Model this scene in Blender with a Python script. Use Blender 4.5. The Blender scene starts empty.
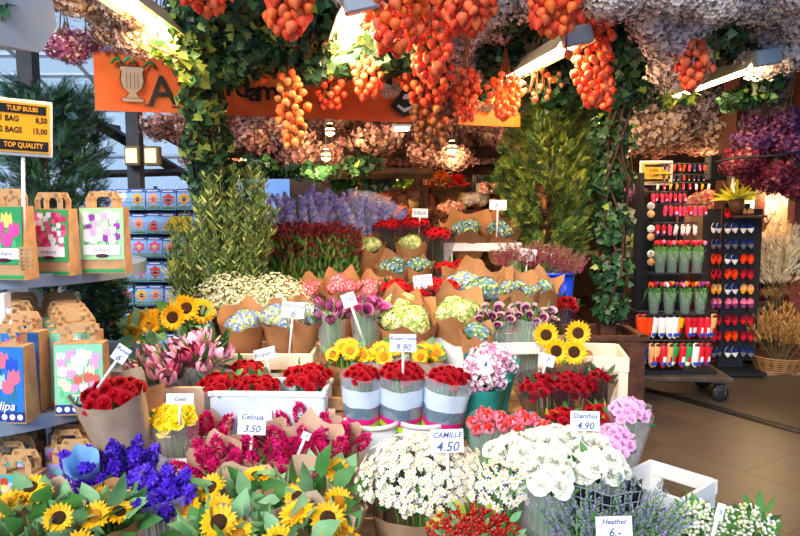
import bpy, math, random
import numpy as np
from mathutils import Vector, Matrix, Euler

rnd = random.Random(7)
rng = np.random.default_rng(7)
PI = math.pi
C = bpy.context.scene.collection
F = 690.0
PITCH = math.atan(68 / 690)
CAM_Z = 1.6


def P(px, py, y):
    """world point at depth y that the photograph shows at pixel (px, py)"""
    u = (px - 400) / F
    v = (268 - py) / F
    dy = math.cos(PITCH) + v * math.sin(PITCH)
    dz = -math.sin(PITCH) + v * math.cos(PITCH)
    t = y / dy
    return Vector((u * t, y, CAM_Z + dz * t))


def S(px, d):
    return px * d / F


# ------------------------------------------------------------------ materials
MATS = {}


def lin(h):
    h = h.lstrip('#')
    out = []
    for i in (0, 2, 4):
        c = int(h[i:i + 2], 16) / 255
        out.append(c / 12.92 if c <= .04045 else ((c + .055) / 1.055) ** 2.4)
    return tuple(out) + (1.0,)


def mat(name, col, rough=.6, col2=None, scale=40.0, rand=0.0, metal=0.0, spec=.35, bump=0.0, transl=0.0, detail=2.0):
    if name in MATS:
        return MATS[name]
    m = bpy.data.materials.new(name)
    m.use_nodes = True
    nt = m.node_tree
    b = nt.nodes['Principled BSDF']
    b.inputs['Roughness'].default_value = rough
    b.inputs['Metallic'].default_value = metal
    b.inputs['Specular IOR Level'].default_value = spec
    c1 = lin(col)
    sock = None
    if col2 or bump:
        tc = nt.nodes.new('ShaderNodeTexCoord')
        nz = nt.nodes.new('ShaderNodeTexNoise')
        nz.inputs['Scale'].default_value = scale
        nz.inputs['Detail'].default_value = detail
        nt.links.new(tc.outputs['Object'], nz.inputs['Vector'])
    if col2:
        mp = nt.nodes.new('ShaderNodeMapRange')
        mp.inputs['From Min'].default_value = .35
        mp.inputs['From Max'].default_value = .65
        nt.links.new(nz.outputs['Fac'], mp.inputs['Value'])
        mx = nt.nodes.new('ShaderNodeMix')
        mx.data_type = 'RGBA'
        mx.inputs['A'].default_value = c1
        mx.inputs['B'].default_value = lin(col2)
        nt.links.new(mp.outputs['Result'], mx.inputs['Factor'])
        sock = mx.outputs['Result']
    if rand:
        oi = nt.nodes.new('ShaderNodeObjectInfo')
        mr = nt.nodes.new('ShaderNodeMapRange')
        mr.inputs['To Min'].default_value = 1 - rand
        mr.inputs['To Max'].default_value = 1 + rand
        nt.links.new(oi.outputs['Random'], mr.inputs['Value'])
        hs = nt.nodes.new('ShaderNodeHueSaturation')
        if sock:
            nt.links.new(sock, hs.inputs['Color'])
        else:
            hs.inputs['Color'].default_value = c1
        nt.links.new(mr.outputs['Result'], hs.inputs['Value'])
        sock = hs.outputs['Color']
    if sock:
        nt.links.new(sock, b.inputs['Base Color'])
    else:
        b.inputs['Base Color'].default_value = c1
    if bump:
        bp = nt.nodes.new('ShaderNodeBump')
        bp.inputs['Strength'].default_value = bump
        bp.inputs['Distance'].default_value = .01
        nt.links.new(nz.outputs['Fac'], bp.inputs['Height'])
        nt.links.new(bp.outputs['Normal'], b.inputs['Normal'])
    if transl:
        tr = nt.nodes.new('ShaderNodeBsdfTranslucent')
        if sock:
            nt.links.new(sock, tr.inputs['Color'])
        else:
            tr.inputs['Color'].default_value = c1
        ms = nt.nodes.new('ShaderNodeMixShader')
        ms.inputs['Fac'].default_value = transl
        nt.links.new(b.outputs['BSDF'], ms.inputs[1])
        nt.links.new(tr.outputs['BSDF'], ms.inputs[2])
        nt.links.new(ms.outputs['Shader'], nt.nodes['Material Output'].inputs['Surface'])
    MATS[name] = m
    return m


def emis(name, col, strength):
    if name in MATS:
        return MATS[name]
    m = bpy.data.materials.new(name)
    m.use_nodes = True
    b = m.node_tree.nodes['Principled BSDF']
    b.inputs['Base Color'].default_value = lin(col)
    b.inputs['Emission Color'].default_value = lin(col)
    b.inputs['Emission Strength'].default_value = strength
    MATS[name] = m
    return m


def clear(name, col, fac, rough=.15):
    """thin see-through film: a mix of transparent and glossy"""
    if name in MATS:
        return MATS[name]
    m = bpy.data.materials.new(name)
    m.use_nodes = True
    nt = m.node_tree
    b = nt.nodes['Principled BSDF']
    b.inputs['Base Color'].default_value = lin(col)
    b.inputs['Roughness'].default_value = rough
    b.inputs['Specular IOR Level'].default_value = .9
    tc = nt.nodes.new('ShaderNodeTexCoord')
    nz = nt.nodes.new('ShaderNodeTexNoise')
    nz.inputs['Scale'].default_value = 18
    nt.links.new(tc.outputs['Object'], nz.inputs['Vector'])
    bp = nt.nodes.new('ShaderNodeBump')
    bp.inputs['Strength'].default_value = .6
    bp.inputs['Distance'].default_value = .02
    nt.links.new(nz.outputs['Fac'], bp.inputs['Height'])
    nt.links.new(bp.outputs['Normal'], b.inputs['Normal'])
    t = nt.nodes.new('ShaderNodeBsdfTransparent')
    ms = nt.nodes.new('ShaderNodeMixShader')
    ms.inputs['Fac'].default_value = fac
    nt.links.new(t.outputs['BSDF'], ms.inputs[1])
    nt.links.new(b.outputs['BSDF'], ms.inputs[2])
    nt.links.new(ms.outputs['Shader'], nt.nodes['Material Output'].inputs['Surface'])
    MATS[name] = m
    return m


# ------------------------------------------------------------------ templates
class T:
    """a small mesh: vertices, faces, material index per face"""

    def __init__(s, V, Fc, mi=0):
        s.V = np.array(V, float).reshape(-1, 3)
        s.F = [tuple(f) for f in Fc]
        s.mi = list(mi) if not isinstance(mi, int) else [mi] * len(s.F)

    def tr(s, M):
        M = np.array(M, float)
        return T(s.V @ M[:3, :3].T + M[:3, 3], s.F, s.mi)

    def at(s, loc=(0, 0, 0), rot=(0, 0, 0), sc=1.0):
        if not hasattr(sc, '__len__'):
            sc = (sc, sc, sc)
        M = Matrix.Translation(loc) @ Euler(rot).to_matrix().to_4x4() @ Matrix.Diagonal((*sc, 1))
        return s.tr(M)

    def m(s, i):
        return T(s.V, s.F, i)


def join(ts):
    V, Fc, mi, n = [], [], [], 0
    for t in ts:
        V.append(t.V)
        Fc += [tuple(i + n for i in f) for f in t.F]
        mi += t.mi
        n += len(t.V)
    return T(np.vstack(V), Fc, mi)


def make_mesh(name, V, loops, totals, mi, mats, smooth=True):
    me = bpy.data.meshes.new(name)
    me.vertices.add(len(V))
    me.vertices.foreach_set('co', np.asarray(V, np.float32).ravel())
    me.loops.add(len(loops))
    me.loops.foreach_set('vertex_index', np.asarray(loops, np.int32))
    me.polygons.add(len(totals))
    starts = np.concatenate([[0], np.cumsum(totals)[:-1]]).astype(np.int32)
    me.polygons.foreach_set('loop_start', starts)
    me.polygons.foreach_set('loop_total', np.asarray(totals, np.int32))
    me.polygons.foreach_set('material_index', np.asarray(mi, np.int32))
    me.polygons.foreach_set('use_smooth', np.full(len(totals), smooth))
    for m in mats:
        me.materials.append(m)
    me.update(calc_edges=True)
    return me


def mesh(name, t, mats, smooth=True):
    if not isinstance(mats, (list, tuple)):
        mats = [mats]
    loops = [i for f in t.F for i in f]
    return make_mesh(name, t.V, loops, [len(f) for f in t.F], t.mi, mats, smooth)


def frames(pos, zdir, scale, spin=None):
    """3x4 transforms whose local z points along zdir"""
    pos = np.asarray(pos, float)
    z = np.asarray(zdir, float)
    k = len(pos)
    z = z / (np.linalg.norm(z, axis=1, keepdims=True) + 1e-9)
    ref = np.where(np.abs(z[:, 2:3]) > .95, np.array([[1.0, 0, 0]]), np.array([[0, 0, 1.0]]))
    x = np.cross(ref, z)
    x /= np.linalg.norm(x, axis=1, keepdims=True) + 1e-9
    y = np.cross(z, x)
    if spin is None:
        spin = rng.uniform(0, 2 * PI, k)
    c, s = np.cos(spin)[:, None], np.sin(spin)[:, None]
    x2, y2 = x * c + y * s, -x * s + y * c
    scale = np.broadcast_to(np.asarray(scale, float), (k,)) if np.ndim(scale) < 2 else scale
    sc = scale[:, None] if scale.ndim == 1 else None
    if sc is not None:
        R = np.stack([x2 * sc, y2 * sc, z * sc], axis=2)
    else:
        R = np.stack([x2 * scale[:, 0:1], y2 * scale[:, 1:2], z * scale[:, 2:3]], axis=2)
    return R, pos


def scatter(name, groups, mats, smooth=False):
    """groups: list of (template, (R, pos), material offset or per-copy offsets)"""
    Vs, Ls, Ts, Ms, n = [], [], [], [], 0
    for t, (R, pos), off in groups:
        k, nv = len(pos), len(t.V)
        if not k:
            continue
        V = np.einsum('kij,nj->kni', R, t.V) + pos[:, None, :]
        Vs.append(V.reshape(-1, 3))
        loops = np.array([i for f in t.F for i in f])
        Ls.append((loops[None, :] + (np.arange(k) * nv)[:, None] + n).ravel())
        Ts.append(np.tile([len(f) for f in t.F], k))
        off = np.broadcast_to(np.asarray(off), (k,))
        Ms.append((np.array(t.mi)[None, :] + off[:, None]).ravel())
        n += k * nv
    return make_mesh(name, np.vstack(Vs), np.concatenate(Ls), np.concatenate(Ts), np.concatenate(Ms), mats, smooth)


def ob(name, data, parent=None, loc=(0, 0, 0), rot=(0, 0, 0), sc=1.0, mats=None, smooth=True, **props):
    if isinstance(data, T):
        data = mesh(name, data, mats, smooth)
    o = bpy.data.objects.new(name, data)
    C.objects.link(o)
    o.location = loc
    o.rotation_euler = rot
    o.scale = (sc, sc, sc) if not hasattr(sc, '__len__') else sc
    if parent:
        o.parent = parent
    for k, v in props.items():
        if v:
            o[k] = v
    return o


def thing(name, label, cat, loc=(0, 0, 0), rot=(0, 0, 0), group=None, sc=1.0):
    return ob(name, None, None, loc, rot, sc, label=label, category=cat, group=group)


def copy_tree(o, parent=None):
    c = o.copy()
    C.objects.link(c)
    if parent:
        c.parent = parent
    for ch in list(o.children):
        copy_tree(ch, c)
    return c


# ------------------------------------------------------------------ shapes
def box(sx, sy, sz, c=(0, 0, 0), mi=0, bev=0.0):
    x, y, z = sx / 2, sy / 2, sz / 2
    if bev <= 0:
        V = [(a * x, b * y, d * z) for d in (-1, 1) for b in (-1, 1) for a in (-1, 1)]
        Fc = [(0, 2, 3, 1), (4, 5, 7, 6), (0, 1, 5, 4), (2, 6, 7, 3), (0, 4, 6, 2), (1, 3, 7, 5)]
    else:
        import bmesh
        bm = bmesh.new()
        bmesh.ops.create_cube(bm, size=1)
        bmesh.ops.scale(bm, vec=(sx, sy, sz), verts=bm.verts)
        bmesh.ops.bevel(bm, geom=bm.edges, offset=bev, segments=1, affect='EDGES')
        bm.verts.index_update()
        V = [tuple(v.co) for v in bm.verts]
        Fc = [tuple(v.index for v in f.verts) for f in bm.faces]
        bm.free()
    return T(np.array(V) + np.array(c), Fc, mi)


def lathe(prof, n=16, mi=0, cap=True, mis=None):
    V, Fc, ms = [], [], []
    for r, z in prof:
        for i in range(n):
            a = 2 * PI * i / n
            V.append((r * math.cos(a), r * math.sin(a), z))
    for j in range(len(prof) - 1):
        for i in range(n):
            k = (i + 1) % n
            Fc.append((j * n + i, j * n + k, (j + 1) * n + k, (j + 1) * n + i))
            ms.append(mis[j] if mis else mi)
    if cap:
        Fc.append(tuple(range(n))[::-1])
        ms.append(mis[0] if mis else mi)
        Fc.append(tuple(range((len(prof) - 1) * n, len(prof) * n)))
        ms.append(mis[-1] if mis else mi)
    return T(V, Fc, ms)


def tube(pts, r, n=6, mi=0):
    pts = [Vector(p) for p in pts]
    V, Fc = [], []
    rs = r if hasattr(r, '__len__') else [r] * len(pts)
    for i, p in enumerate(pts):
        d = (pts[min(i + 1, len(pts) - 1)] - pts[max(i - 1, 0)]).normalized()
        ref = Vector((0, 0, 1)) if abs(d.z) < .9 else Vector((1, 0, 0))
        x = ref.cross(d).normalized()
        y = d.cross(x)
        for k in range(n):
            a = 2 * PI * k / n
            V.append(p + (x * math.cos(a) + y * math.sin(a)) * rs[i])
    for i in range(len(pts) - 1):
        for k in range(n):
            q = (k + 1) % n
            Fc.append((i * n + k, i * n + q, (i + 1) * n + q, (i + 1) * n + k))
    Fc.append(tuple(range(n))[::-1])
    Fc.append(tuple(range((len(pts) - 1) * n, len(pts) * n)))
    return T([tuple(v) for v in V], Fc, mi)


def patch(fn, nu, nv, mi=0):
    """grid surface from fn(u, v), u and v in 0..1"""
    V = [fn(i / nu, j / nv) for j in range(nv + 1) for i in range(nu + 1)]
    w = nu + 1
    Fc = [(j * w + i, j * w + i + 1, (j + 1) * w + i + 1, (j + 1) * w + i) for j in range(nv) for i in range(nu)]
    return T(V, Fc, mi)


def leaf(l=1.0, w=.4, fold=.12, curl=.15, mi=0, seg=3):
    """leaf that grows along +x and faces +z"""
    V, Fc = [(0, 0, 0)], []
    for i in range(1, seg + 1):
        t = i / (seg + 1)
        h = w / 2 * math.sin(PI * t ** .75)
        z = -curl * t * t
        V += [(l * t, -h, z + fold * h), (l * t, 0, z), (l * t, h, z + fold * h)]
    V.append((l, 0, -curl))
    e = len(V) - 1
    Fc += [(0, 1, 2), (0, 2, 3)]
    for i in range(seg - 1):
        a = 1 + 3 * i
        Fc += [(a, a + 3, a + 4, a + 1), (a + 1, a + 4, a + 5, a + 2)]
    a = 1 + 3 * (seg - 1)
    Fc += [(a, e, a + 1), (a + 1, e, a + 2)]
    return T(V, Fc, mi)


def zleaf(*a, **k):
    """leaf grown along +z"""
    return leaf(*a, **k).at(rot=(0, -PI / 2, 0))


def ivy_leaf(mi=0):
    pts = [(0, 0), (.25, -.28), (.15, -.62), (.5, -.42), (1.0, 0), (.5, .42), (.15, .62), (.25, .28)]
    V = [(x, y, .12 * abs(y) - .1 * x * x) for x, y in pts] + [(.4, 0, -.06)]
    return T(V, [(8, 0, 1), (8, 1, 2, 3), (8, 3, 4), (8, 4, 5), (8, 5, 6, 7), (8, 7, 0)], mi)


def floret(n=5, r=1.0, up=.25, mi=0, ci=None, cr=.22):
    """open small flower facing +z"""
    V, Fc, ms = [], [], []
    for i in range(n):
        a = 2 * PI * i / n
        w = PI / n * .85
        b = len(V)
        V += [(0, 0, 0), (r * .7 * math.cos(a - w), r * .7 * math.sin(a - w), up * .5), (r * math.cos(a), r * math.sin(a), up), (r * .7 * math.cos(a + w), r * .7 * math.sin(a + w), up * .5)]
        Fc.append((b, b + 1, b + 2, b + 3))
        ms.append(mi)
    if ci is not None:
        b = len(V)
        V += [(cr * math.cos(a), cr * math.sin(a), up * .4) for a in (0, PI / 2, PI, 1.5 * PI)] + [(0, 0, up * .4 + cr * .7)]
        Fc += [(b, b + 1, b + 4), (b + 1, b + 2, b + 4), (b + 2, b + 3, b + 4), (b + 3, b, b + 4)]
        ms += [ci] * 4
    return T(V, Fc, ms)


def rose(npet=20, R=1.0, mi=0, open_=1.0):
    """rose head facing +z, petals on a spiral"""
    ts = []
    for k in range(npet):
        f = (k + 1) / npet
        a0 = k * 2.4
        rad = R * (.05 + .74 * f ** .8) * open_
        h = R * (1.0 - .5 * f ** 1.3)
        flare = .4 * f * f
        span = 1.25 - .3 * f
        a0 += .2 * math.sin(k * 5)

        def fn(u, v, a0=a0, rad=rad, h=h, flare=flare, span=span, f=f):
            a = a0 + (u - .5) * span * 2 * (.4 + .6 * v)
            r = rad * (.45 + .55 * v ** .5) + flare * R * max(0, v - .5) + R * .13 * max(0, v - .7) / .3
            r *= 1 - .12 * abs(2 * u - 1) * v
            z = h * v - R * .12 * (2 * u - 1) ** 2 * v - R * .14 * max(0, v - .75) / .25
            return (r * math.cos(a), r * math.sin(a), z - R * .35)
        ts.append(patch(fn, 4, 5, mi))
    ts.append(lathe([(.2 * R, 0), (.2 * R, .45 * R), (.14 * R, .62 * R), (.001, .66 * R)], 8, mi))
    return join(ts)


def sunflower(mi_p=0, mi_d=1, mi_g=2, half=False):
    ts = []
    for ring, (n, L) in enumerate(((20, 1.0), (17, .84))):
        for i in range(n):
            a = 2 * PI * (i + .5 * ring) / n + rnd.uniform(-.06, .06)
            up = rnd.uniform(-.15, .25) + .18 * ring
            l = leaf(L * .68, .3, .35, -.05, mi_p, 2).at(rot=(0, -up, 0)).at(loc=(.36, 0, .03 * ring)).at(rot=(0, 0, a))
            ts.append(l)
    ts.append(lathe([(.44, -.02), (.45, .06), (.36, .14), (.2, .13), (.001, .09)], 16, mi_d))
    ts.append(lathe([(.10, -.35), (.14, -.2), (.42, -.1), (.44, 0)], 10, mi_g))
    return join(ts)


def tulip(mi=0, H=1.0, W=.42, tip=.75, mi2=None):
    ts = []
    for k in range(6):
        a0 = k * PI / 3
        off = 1.0 if k % 2 else .88

        def fn(u, v, a0=a0, off=off):
            a = a0 + (u - .5) * 1.25 * (1 - .75 * max(0, v - .55) / .45)
            r = W * off * math.sin(PI * min(1, .12 + .7 * v)) ** .7 * (tip + (1 - tip) * (1 - v))
            return (r * math.cos(a), r * math.sin(a), H * v * (1 if k % 2 else .94))
        ts.append(patch(fn, 3, 5, mi if (mi2 is None or k % 2) else mi2))
    return join(ts)


def calla(mi=0, mi_e=1, mi_g=2):
    def fn(u, v):
        a = u * 2 * PI
        r = .1 + .34 * v ** 1.8
        z = .95 * v + (.22 * math.cos(a) * v ** 2)
        return (r * math.cos(a), r * math.sin(a), z)
    t = patch(fn, 12, 6, mi)
    for j in range(12):
        t.mi[-1 - j] = mi_e
    return join([t, lathe([(.05, 0), (.05, .6), (.001, .7)], 6, mi_e), lathe([(.04, -.9), (.1, 0.0), (.1, .05)], 6, mi_g)])


def physalis(mi=0):
    """papery lantern hanging from the origin, point down"""
    V, Fc = [], []
    prof = [(.05, 0), (.3, -.06), (.5, -.3), (.46, -.6), (.25, -.88), (.01, -1.1)]
    n = 10
    for r, z in prof:
        for i in range(n):
            a = 2 * PI * i / n
            q = r * (1.0 if i % 2 else .86)
            V.append((q * math.cos(a), q * math.sin(a), z))
    for j in range(len(prof) - 1):
        for i in range(n):
            k = (i + 1) % n
            Fc.append((j * n + i, (j + 1) * n + i, (j + 1) * n + k, j * n + k))
    return T(V, Fc, mi)


def dome_dirs(n, spread=1.0):
    """phyllotaxis directions on the upper cap; spread 1 = half sphere"""
    k = np.arange(n) + .5
    ct = 1 - k / n * spread
    st = np.sqrt(1 - ct ** 2)
    a = k * 2.39996
    return np.stack([st * np.cos(a), st * np.sin(a), ct], 1)


def sphere_dirs(n):
    return dome_dirs(n, 2.0)


def text_obj(body, size, m, parent=None, loc=(0, 0, 0), rot=(0, 0, 0), name='lettering', shear=0.0, align='CENTER', ext=.0006, xs=1.0, bold=0.0):
    cu = bpy.data.curves.new(name, 'FONT')
    cu.body = body
    cu.size = size
    cu.align_x = align
    cu.align_y = 'CENTER'
    cu.shear = shear
    cu.extrude = ext
    cu.offset = bold
    cu.space_line = .85
    cu.resolution_u = 2
    tmp = bpy.data.objects.new(name, cu)
    C.objects.link(tmp)
    bpy.context.view_layer.update()
    me = bpy.data.meshes.new_from_object(tmp.evaluated_get(bpy.context.evaluated_depsgraph_get()))
    bpy.data.objects.remove(tmp)
    me.materials.clear()
    me.materials.append(m)
    return ob(name, me, parent, loc, rot, (xs, 1, 1))
EXPOSURE, SKY, SUN, LAMP, SPOT = 0.42, 0.75, 3.1, 26, 24
# ------------------------------------------------------------------ camera, world, render look
scn = bpy.context.scene
cam = bpy.data.cameras.new('camera')
cam.sensor_width = 36
cam.lens = F / 800 * 36
cam.clip_start = .05
co = bpy.data.objects.new('camera', cam)
C.objects.link(co)
co.location = (0, 0, CAM_Z)
co.rotation_euler = (PI / 2 - PITCH, 0, 0)
scn.camera = co
scn.view_settings.view_transform = 'Standard'
scn.view_settings.look = 'None'
scn.view_settings.gamma = 1
scn.view_settings.use_curve_mapping = False
scn.view_settings.exposure = EXPOSURE
w = bpy.data.worlds.new('sky')
scn.world = w
w.use_nodes = True
bg = w.node_tree.nodes['Background']
tcw = w.node_tree.nodes.new('ShaderNodeTexCoord')
nzw = w.node_tree.nodes.new('ShaderNodeTexNoise')
nzw.inputs['Scale'].default_value = 3.0
nzw.inputs['Detail'].default_value = 4
mxw = w.node_tree.nodes.new('ShaderNodeMix')
mxw.data_type = 'RGBA'
mxw.inputs['A'].default_value = (.11, .32, .9, 1)
mxw.inputs['B'].default_value = (.5, .72, 1.0, 1)
mrw = w.node_tree.nodes.new('ShaderNodeMapRange')
mrw.inputs['From Min'].default_value = .38
mrw.inputs['From Max'].default_value = .62
w.node_tree.links.new(tcw.outputs['Generated'], nzw.inputs['Vector'])
w.node_tree.links.new(nzw.outputs['Fac'], mrw.inputs['Value'])
w.node_tree.links.new(mrw.outputs['Result'], mxw.inputs['Factor'])
w.node_tree.links.new(mxw.outputs['Result'], bg.inputs['Color'])
bg.inputs['Strength'].default_value = SKY


def light(name, kind, loc, energy, col, rot=(0, 0, 0), size=.2, size_y=None, angle=None):
    l = bpy.data.lights.new(name, kind)
    l.energy = energy
    l.color = col
    if kind == 'AREA':
        l.shape = 'RECTANGLE' if size_y else 'DISK'
        l.size = size
        if size_y:
            l.size_y = size_y
    elif kind == 'SUN':
        l.angle = angle or .1
    else:
        l.shadow_soft_size = size
    o = bpy.data.objects.new(name, l)
    C.objects.link(o)
    o.location = loc
    o.rotation_euler = rot
    return o


# soft daylight from the open street side, over the camera's left shoulder
light('daylight', 'SUN', (-3, -3, 5), SUN, (1.0, .97, .93), rot=(math.radians(59), 0, math.radians(-20)), angle=.5)

# ------------------------------------------------------------------ shell
M_dark = mat('dark_steel', '2a2c30', .5, '3a3a3c', 8)
M_wood = mat('brown_wood', '5a3420', .6, '3c2114', 14, bump=.3)
M_pale = mat('pale_wood', 'c9a06c', .6, 'a97f4e', 12, bump=.3)


def floor_mat():
    m = bpy.data.materials.new('brown_floor_tiles')
    m.use_nodes = True
    nt = m.node_tree
    b = nt.nodes['Principled BSDF']
    tc = nt.nodes.new('ShaderNodeTexCoord')
    mp = nt.nodes.new('ShaderNodeMapping')
    mp.inputs['Rotation'].default_value = (0, 0, math.radians(57))
    br = nt.nodes.new('ShaderNodeTexBrick')
    br.inputs['Scale'].default_value = 1.0
    br.inputs['Mortar Size'].default_value = .006
    br.inputs['Brick Width'].default_value = 1.1
    br.inputs['Row Height'].default_value = .55
    br.inputs['Color1'].default_value = lin('56483a')
    br.inputs['Color2'].default_value = lin('4c3f31')
    br.inputs['Mortar'].default_value = lin('2a2019')
    nz = nt.nodes.new('ShaderNodeTexNoise')
    nz.inputs['Scale'].default_value = 5
    nz.inputs['Detail'].default_value = 6
    mx = nt.nodes.new('ShaderNodeMix')
    mx.data_type = 'RGBA'
    mx.blend_type = 'MULTIPLY'
    mx.inputs['Factor'].default_value = .55
    nt.links.new(tc.outputs['Object'], mp.inputs['Vector'])
    nt.links.new(mp.outputs['Vector'], br.inputs['Vector'])
    nt.links.new(tc.outputs['Object'], nz.inputs['Vector'])
    nt.links.new(br.outputs['Color'], mx.inputs['A'])
    nt.links.new(nz.outputs['Color'], mx.inputs['B'])
    nt.links.new(mx.outputs['Result'], b.inputs['Base Color'])
    b.inputs['Roughness'].default_value = .42
    return m


ob('floor', box(16, 15, .1, (0, 6, -.05)), mats=floor_mat(), smooth=False, kind='structure')
# dark rail let into the floor, and the pale metal threshold strip
a, b_ = P(610, 381, 6.0), P(840, 446, 4.5)
a = Vector((1.88, 6.0, 0)); b_ = Vector((3.3, 3.78, 0))
ob('trim_1', join([tube([a, b_], .022, 6), tube([a + Vector((.07, 0, 0)), b_ + Vector((.07, 0, 0))], .012, 6)]), mats=mat('black_rubber', '14120f', .5), kind='structure')
ob('trim_2', box(3.4, .04, .03, (4.25, 6.22, .015)), mats=mat('threshold_metal', '9a7a5c', .35, metal=.4), smooth=False, kind='structure')
# inner platform beyond the threshold
ob('floor_2', box(5.4, 6.0, .05, (5.2, 9.25, -.0)), mats=mat('platform_wood', '4c3526', .5, '35251b', 6), smooth=False, kind='structure')

ob('wall_back', box(9.4, .15, 3.4, (2.9, 11.4, 1.7)), mats=mat('back_plaster', '4a3426', .8, '2a1c14', 2.5), smooth=False, kind='structure')
ob('wall_side', box(.15, 9, 3.3, (7.4, 7, 1.65)), mats=mat('side_plaster', '5c4433', .8, '33241a', 2), smooth=False, kind='structure')
ob('ceiling', box(9.4, 9.0, .12, (2.85, 6.95, 3.4)), mats=mat('ceiling_boards', '2c2520', .8, '1c1815', 3), smooth=False, kind='structure')
ob('wall_left', box(7.0, .12, 1.0, (-5.2, 8.6, .5)), mats=mat('low_wall', '6b6f72', .7), smooth=False, kind='structure')
# glazed conservatory wall and roof at the left
glass = clear('window_glass', 'dfeeff', .1, .05)
M_bar = mat('white_glazing_bar', 'c6d2de', .4)


def glazed(name, o, ux, uy, nx, ny, r=.02, rows=0):
    """frame of bars and the panes between them over the parallelogram o, o+ux, o+uy"""
    o, ux, uy = Vector(o), Vector(ux), Vector(uy)
    t = [tube([o + ux * i / nx, o + ux * i / nx + uy], r, 4) for i in range(nx + 1)]
    t += [tube([o + uy * j / ny, o + uy * j / ny + ux], r, 4) for j in range(ny + 1)]
    n = ux.cross(uy).normalized() * .006
    pane = T([o, o + ux, o + ux + uy, o + uy, o + n, o + ux + n, o + ux + uy + n, o + uy + n],
             [(0, 1, 2, 3), (7, 6, 5, 4), (0, 4, 5, 1), (1, 5, 6, 2), (2, 6, 7, 3), (3, 7, 4, 0)])
    fr = ob(name, join(t), mats=M_bar, smooth=False, kind='structure')
    ob('pane', pane, fr, mats=glass, smooth=False)
    return fr


glazed('window_1', (-8.7, 8.6, 1.0), (7.0, 0, 0), (0, 0, 1.7), 9, 3, .03)
glazed('window_2', (-8.7, 8.6, 2.7), (7.0, 0, 0), (0, -5.6, 1.9), 12, 14, .028)
# dark posts and roof beams
for k, (px, d, wd, top) in enumerate(((35, 6.0, .13, 3.3), (137, 6.6, .12, 2.9))):
    p = P(px, 200, d)
    ob('pillar_%d' % (k + 1), box(wd, wd, top, (p.x, d, top / 2)), mats=M_dark, smooth=False, kind='structure')
def beam(a, b, w, m=M_dark, name='beam'):
    return ob(name, tube([a, b], w, 4), mats=m, smooth=False, kind='structure')
beam((-1.75, 2.5, 3.2), (-1.75, 11.2, 3.2), .1)
beam(P(0, 108, 7.5), P(120, 130, 8.2), .05)
beam(P(95, 122, 6.4), P(190, 178, 7.8), .06)
beam(P(60, 175, 7), P(185, 172, 7.4), .04)
beam(P(150, 128, 7.5), P(190, 150, 8.2), .04)
beam((-1.7, 6.6, 2.05), (1.2, 6.6, 2.05), .055, mat('rustic_beam', '38220f', .7, '180e08', 9))
beam((-1.7, 6.9, 1.9), (1.0, 6.9, 1.9), .05, MATS['rustic_beam'])
beam((-1.7, 6.3, 1.84), (.3, 6.3, 1.84), .05, MATS['rustic_beam'])
# reddish posts and rails at the right
p = P(722, 200, 6.6)
ob('pillar_3', tube([(p.x - .03, 6.6, 0), (p.x + .09, 6.6, 3.33)], .1, 4), mats=mat('red_post', '6d3424', .55), smooth=False, kind='structure')
p = P(760, 200, 7.0)
ob('pillar_4', box(.07, .07, 3.3, (p.x, 7.0, 1.65)), mats=MATS['red_post'], smooth=False, kind='structure')
p = P(798, 200, 6.6)
ob('pillar_5', box(.12, .12, 3.3, (p.x, 6.6, 1.65)), mats=MATS['red_post'], smooth=False, kind='structure')
beam(P(720, 236, 7.1), P(830, 236, 7.1), .05, MATS['red_post'])
# ivy post cores
p = P(216, 200, 4.62)
ob('pillar_6', box(.07, .07, 3.3, (p.x, 4.62, 1.65)), mats=M_wood, smooth=False, kind='structure')
p = P(612, 200, 5.0)
ob('pillar_7', box(.11, .11, 3.3, (p.x, 5.05, 1.65)), mats=M_wood, smooth=False, kind='structure')

# ------------------------------------------------------------------ lamps
M_tube = emis('warm_tube', 'ffd9a0', 22)
M_house = mat('lamp_housing', '9aa0a5', .4, metal=.2)
M_refl = mat('lamp_reflector', 'e8d8b0', .3)


def tube_lamp(label, x, y0, y1, z, power, roll=0.0, x1=None):
    x1 = x if x1 is None else x1
    L = y1 - y0
    ang = math.atan2(-(x1 - x), L)
    t = thing('fluorescent_lamp', label, 'lamp', ((x + x1) / 2, (y0 + y1) / 2, z), (0, roll, ang), 'fluorescent lamps under the ceiling')
    hw = .115
    prof = [(-hw, -.03), (-.04, .04), (.04, .04), (hw, -.03), (hw + .006, -.03), (.045, .05), (-.045, .05), (-hw - .006, -.03)]
    n = len(prof)
    V = [(a, s * L / 2, b) for s in (-1, 1) for a, b in prof]
    Fc = [(i, (i + 1) % n, (i + 1) % n + n, i + n) for i in range(n)] + [(0, 1, 2, 3, 4, 5, 6, 7), tuple(range(15, 7, -1))]
    ob('reflector', T(V, Fc), t, mats=M_refl, smooth=False)
    ob('end_cap', box(.16, .07, .1, (0, -L / 2 - .02, .01), bev=.01), t, mats=M_house, smooth=False)
    ob('end_cap', box(.16, .07, .1, (0, L / 2 + .02, .01), bev=.01), t, mats=M_house, smooth=False)
    ob('bulb', tube([(0, -L / 2 + .03, -.02), (0, L / 2 - .03, -.02)], .026, 8), t, mats=M_tube)
    ob('hanger', join([tube([(0, s * L * .3, .05), (0, s * L * .3, 3.33 - z)], .006, 5) for s in (-1, 1)]), t, mats=M_house)
    l = light('lamp_light', 'AREA', ((x + x1) / 2, (y0 + y1) / 2, z - .07), power, (1.0, .72, .42), (0, roll, ang), .12, L * .9)
    return t


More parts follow.
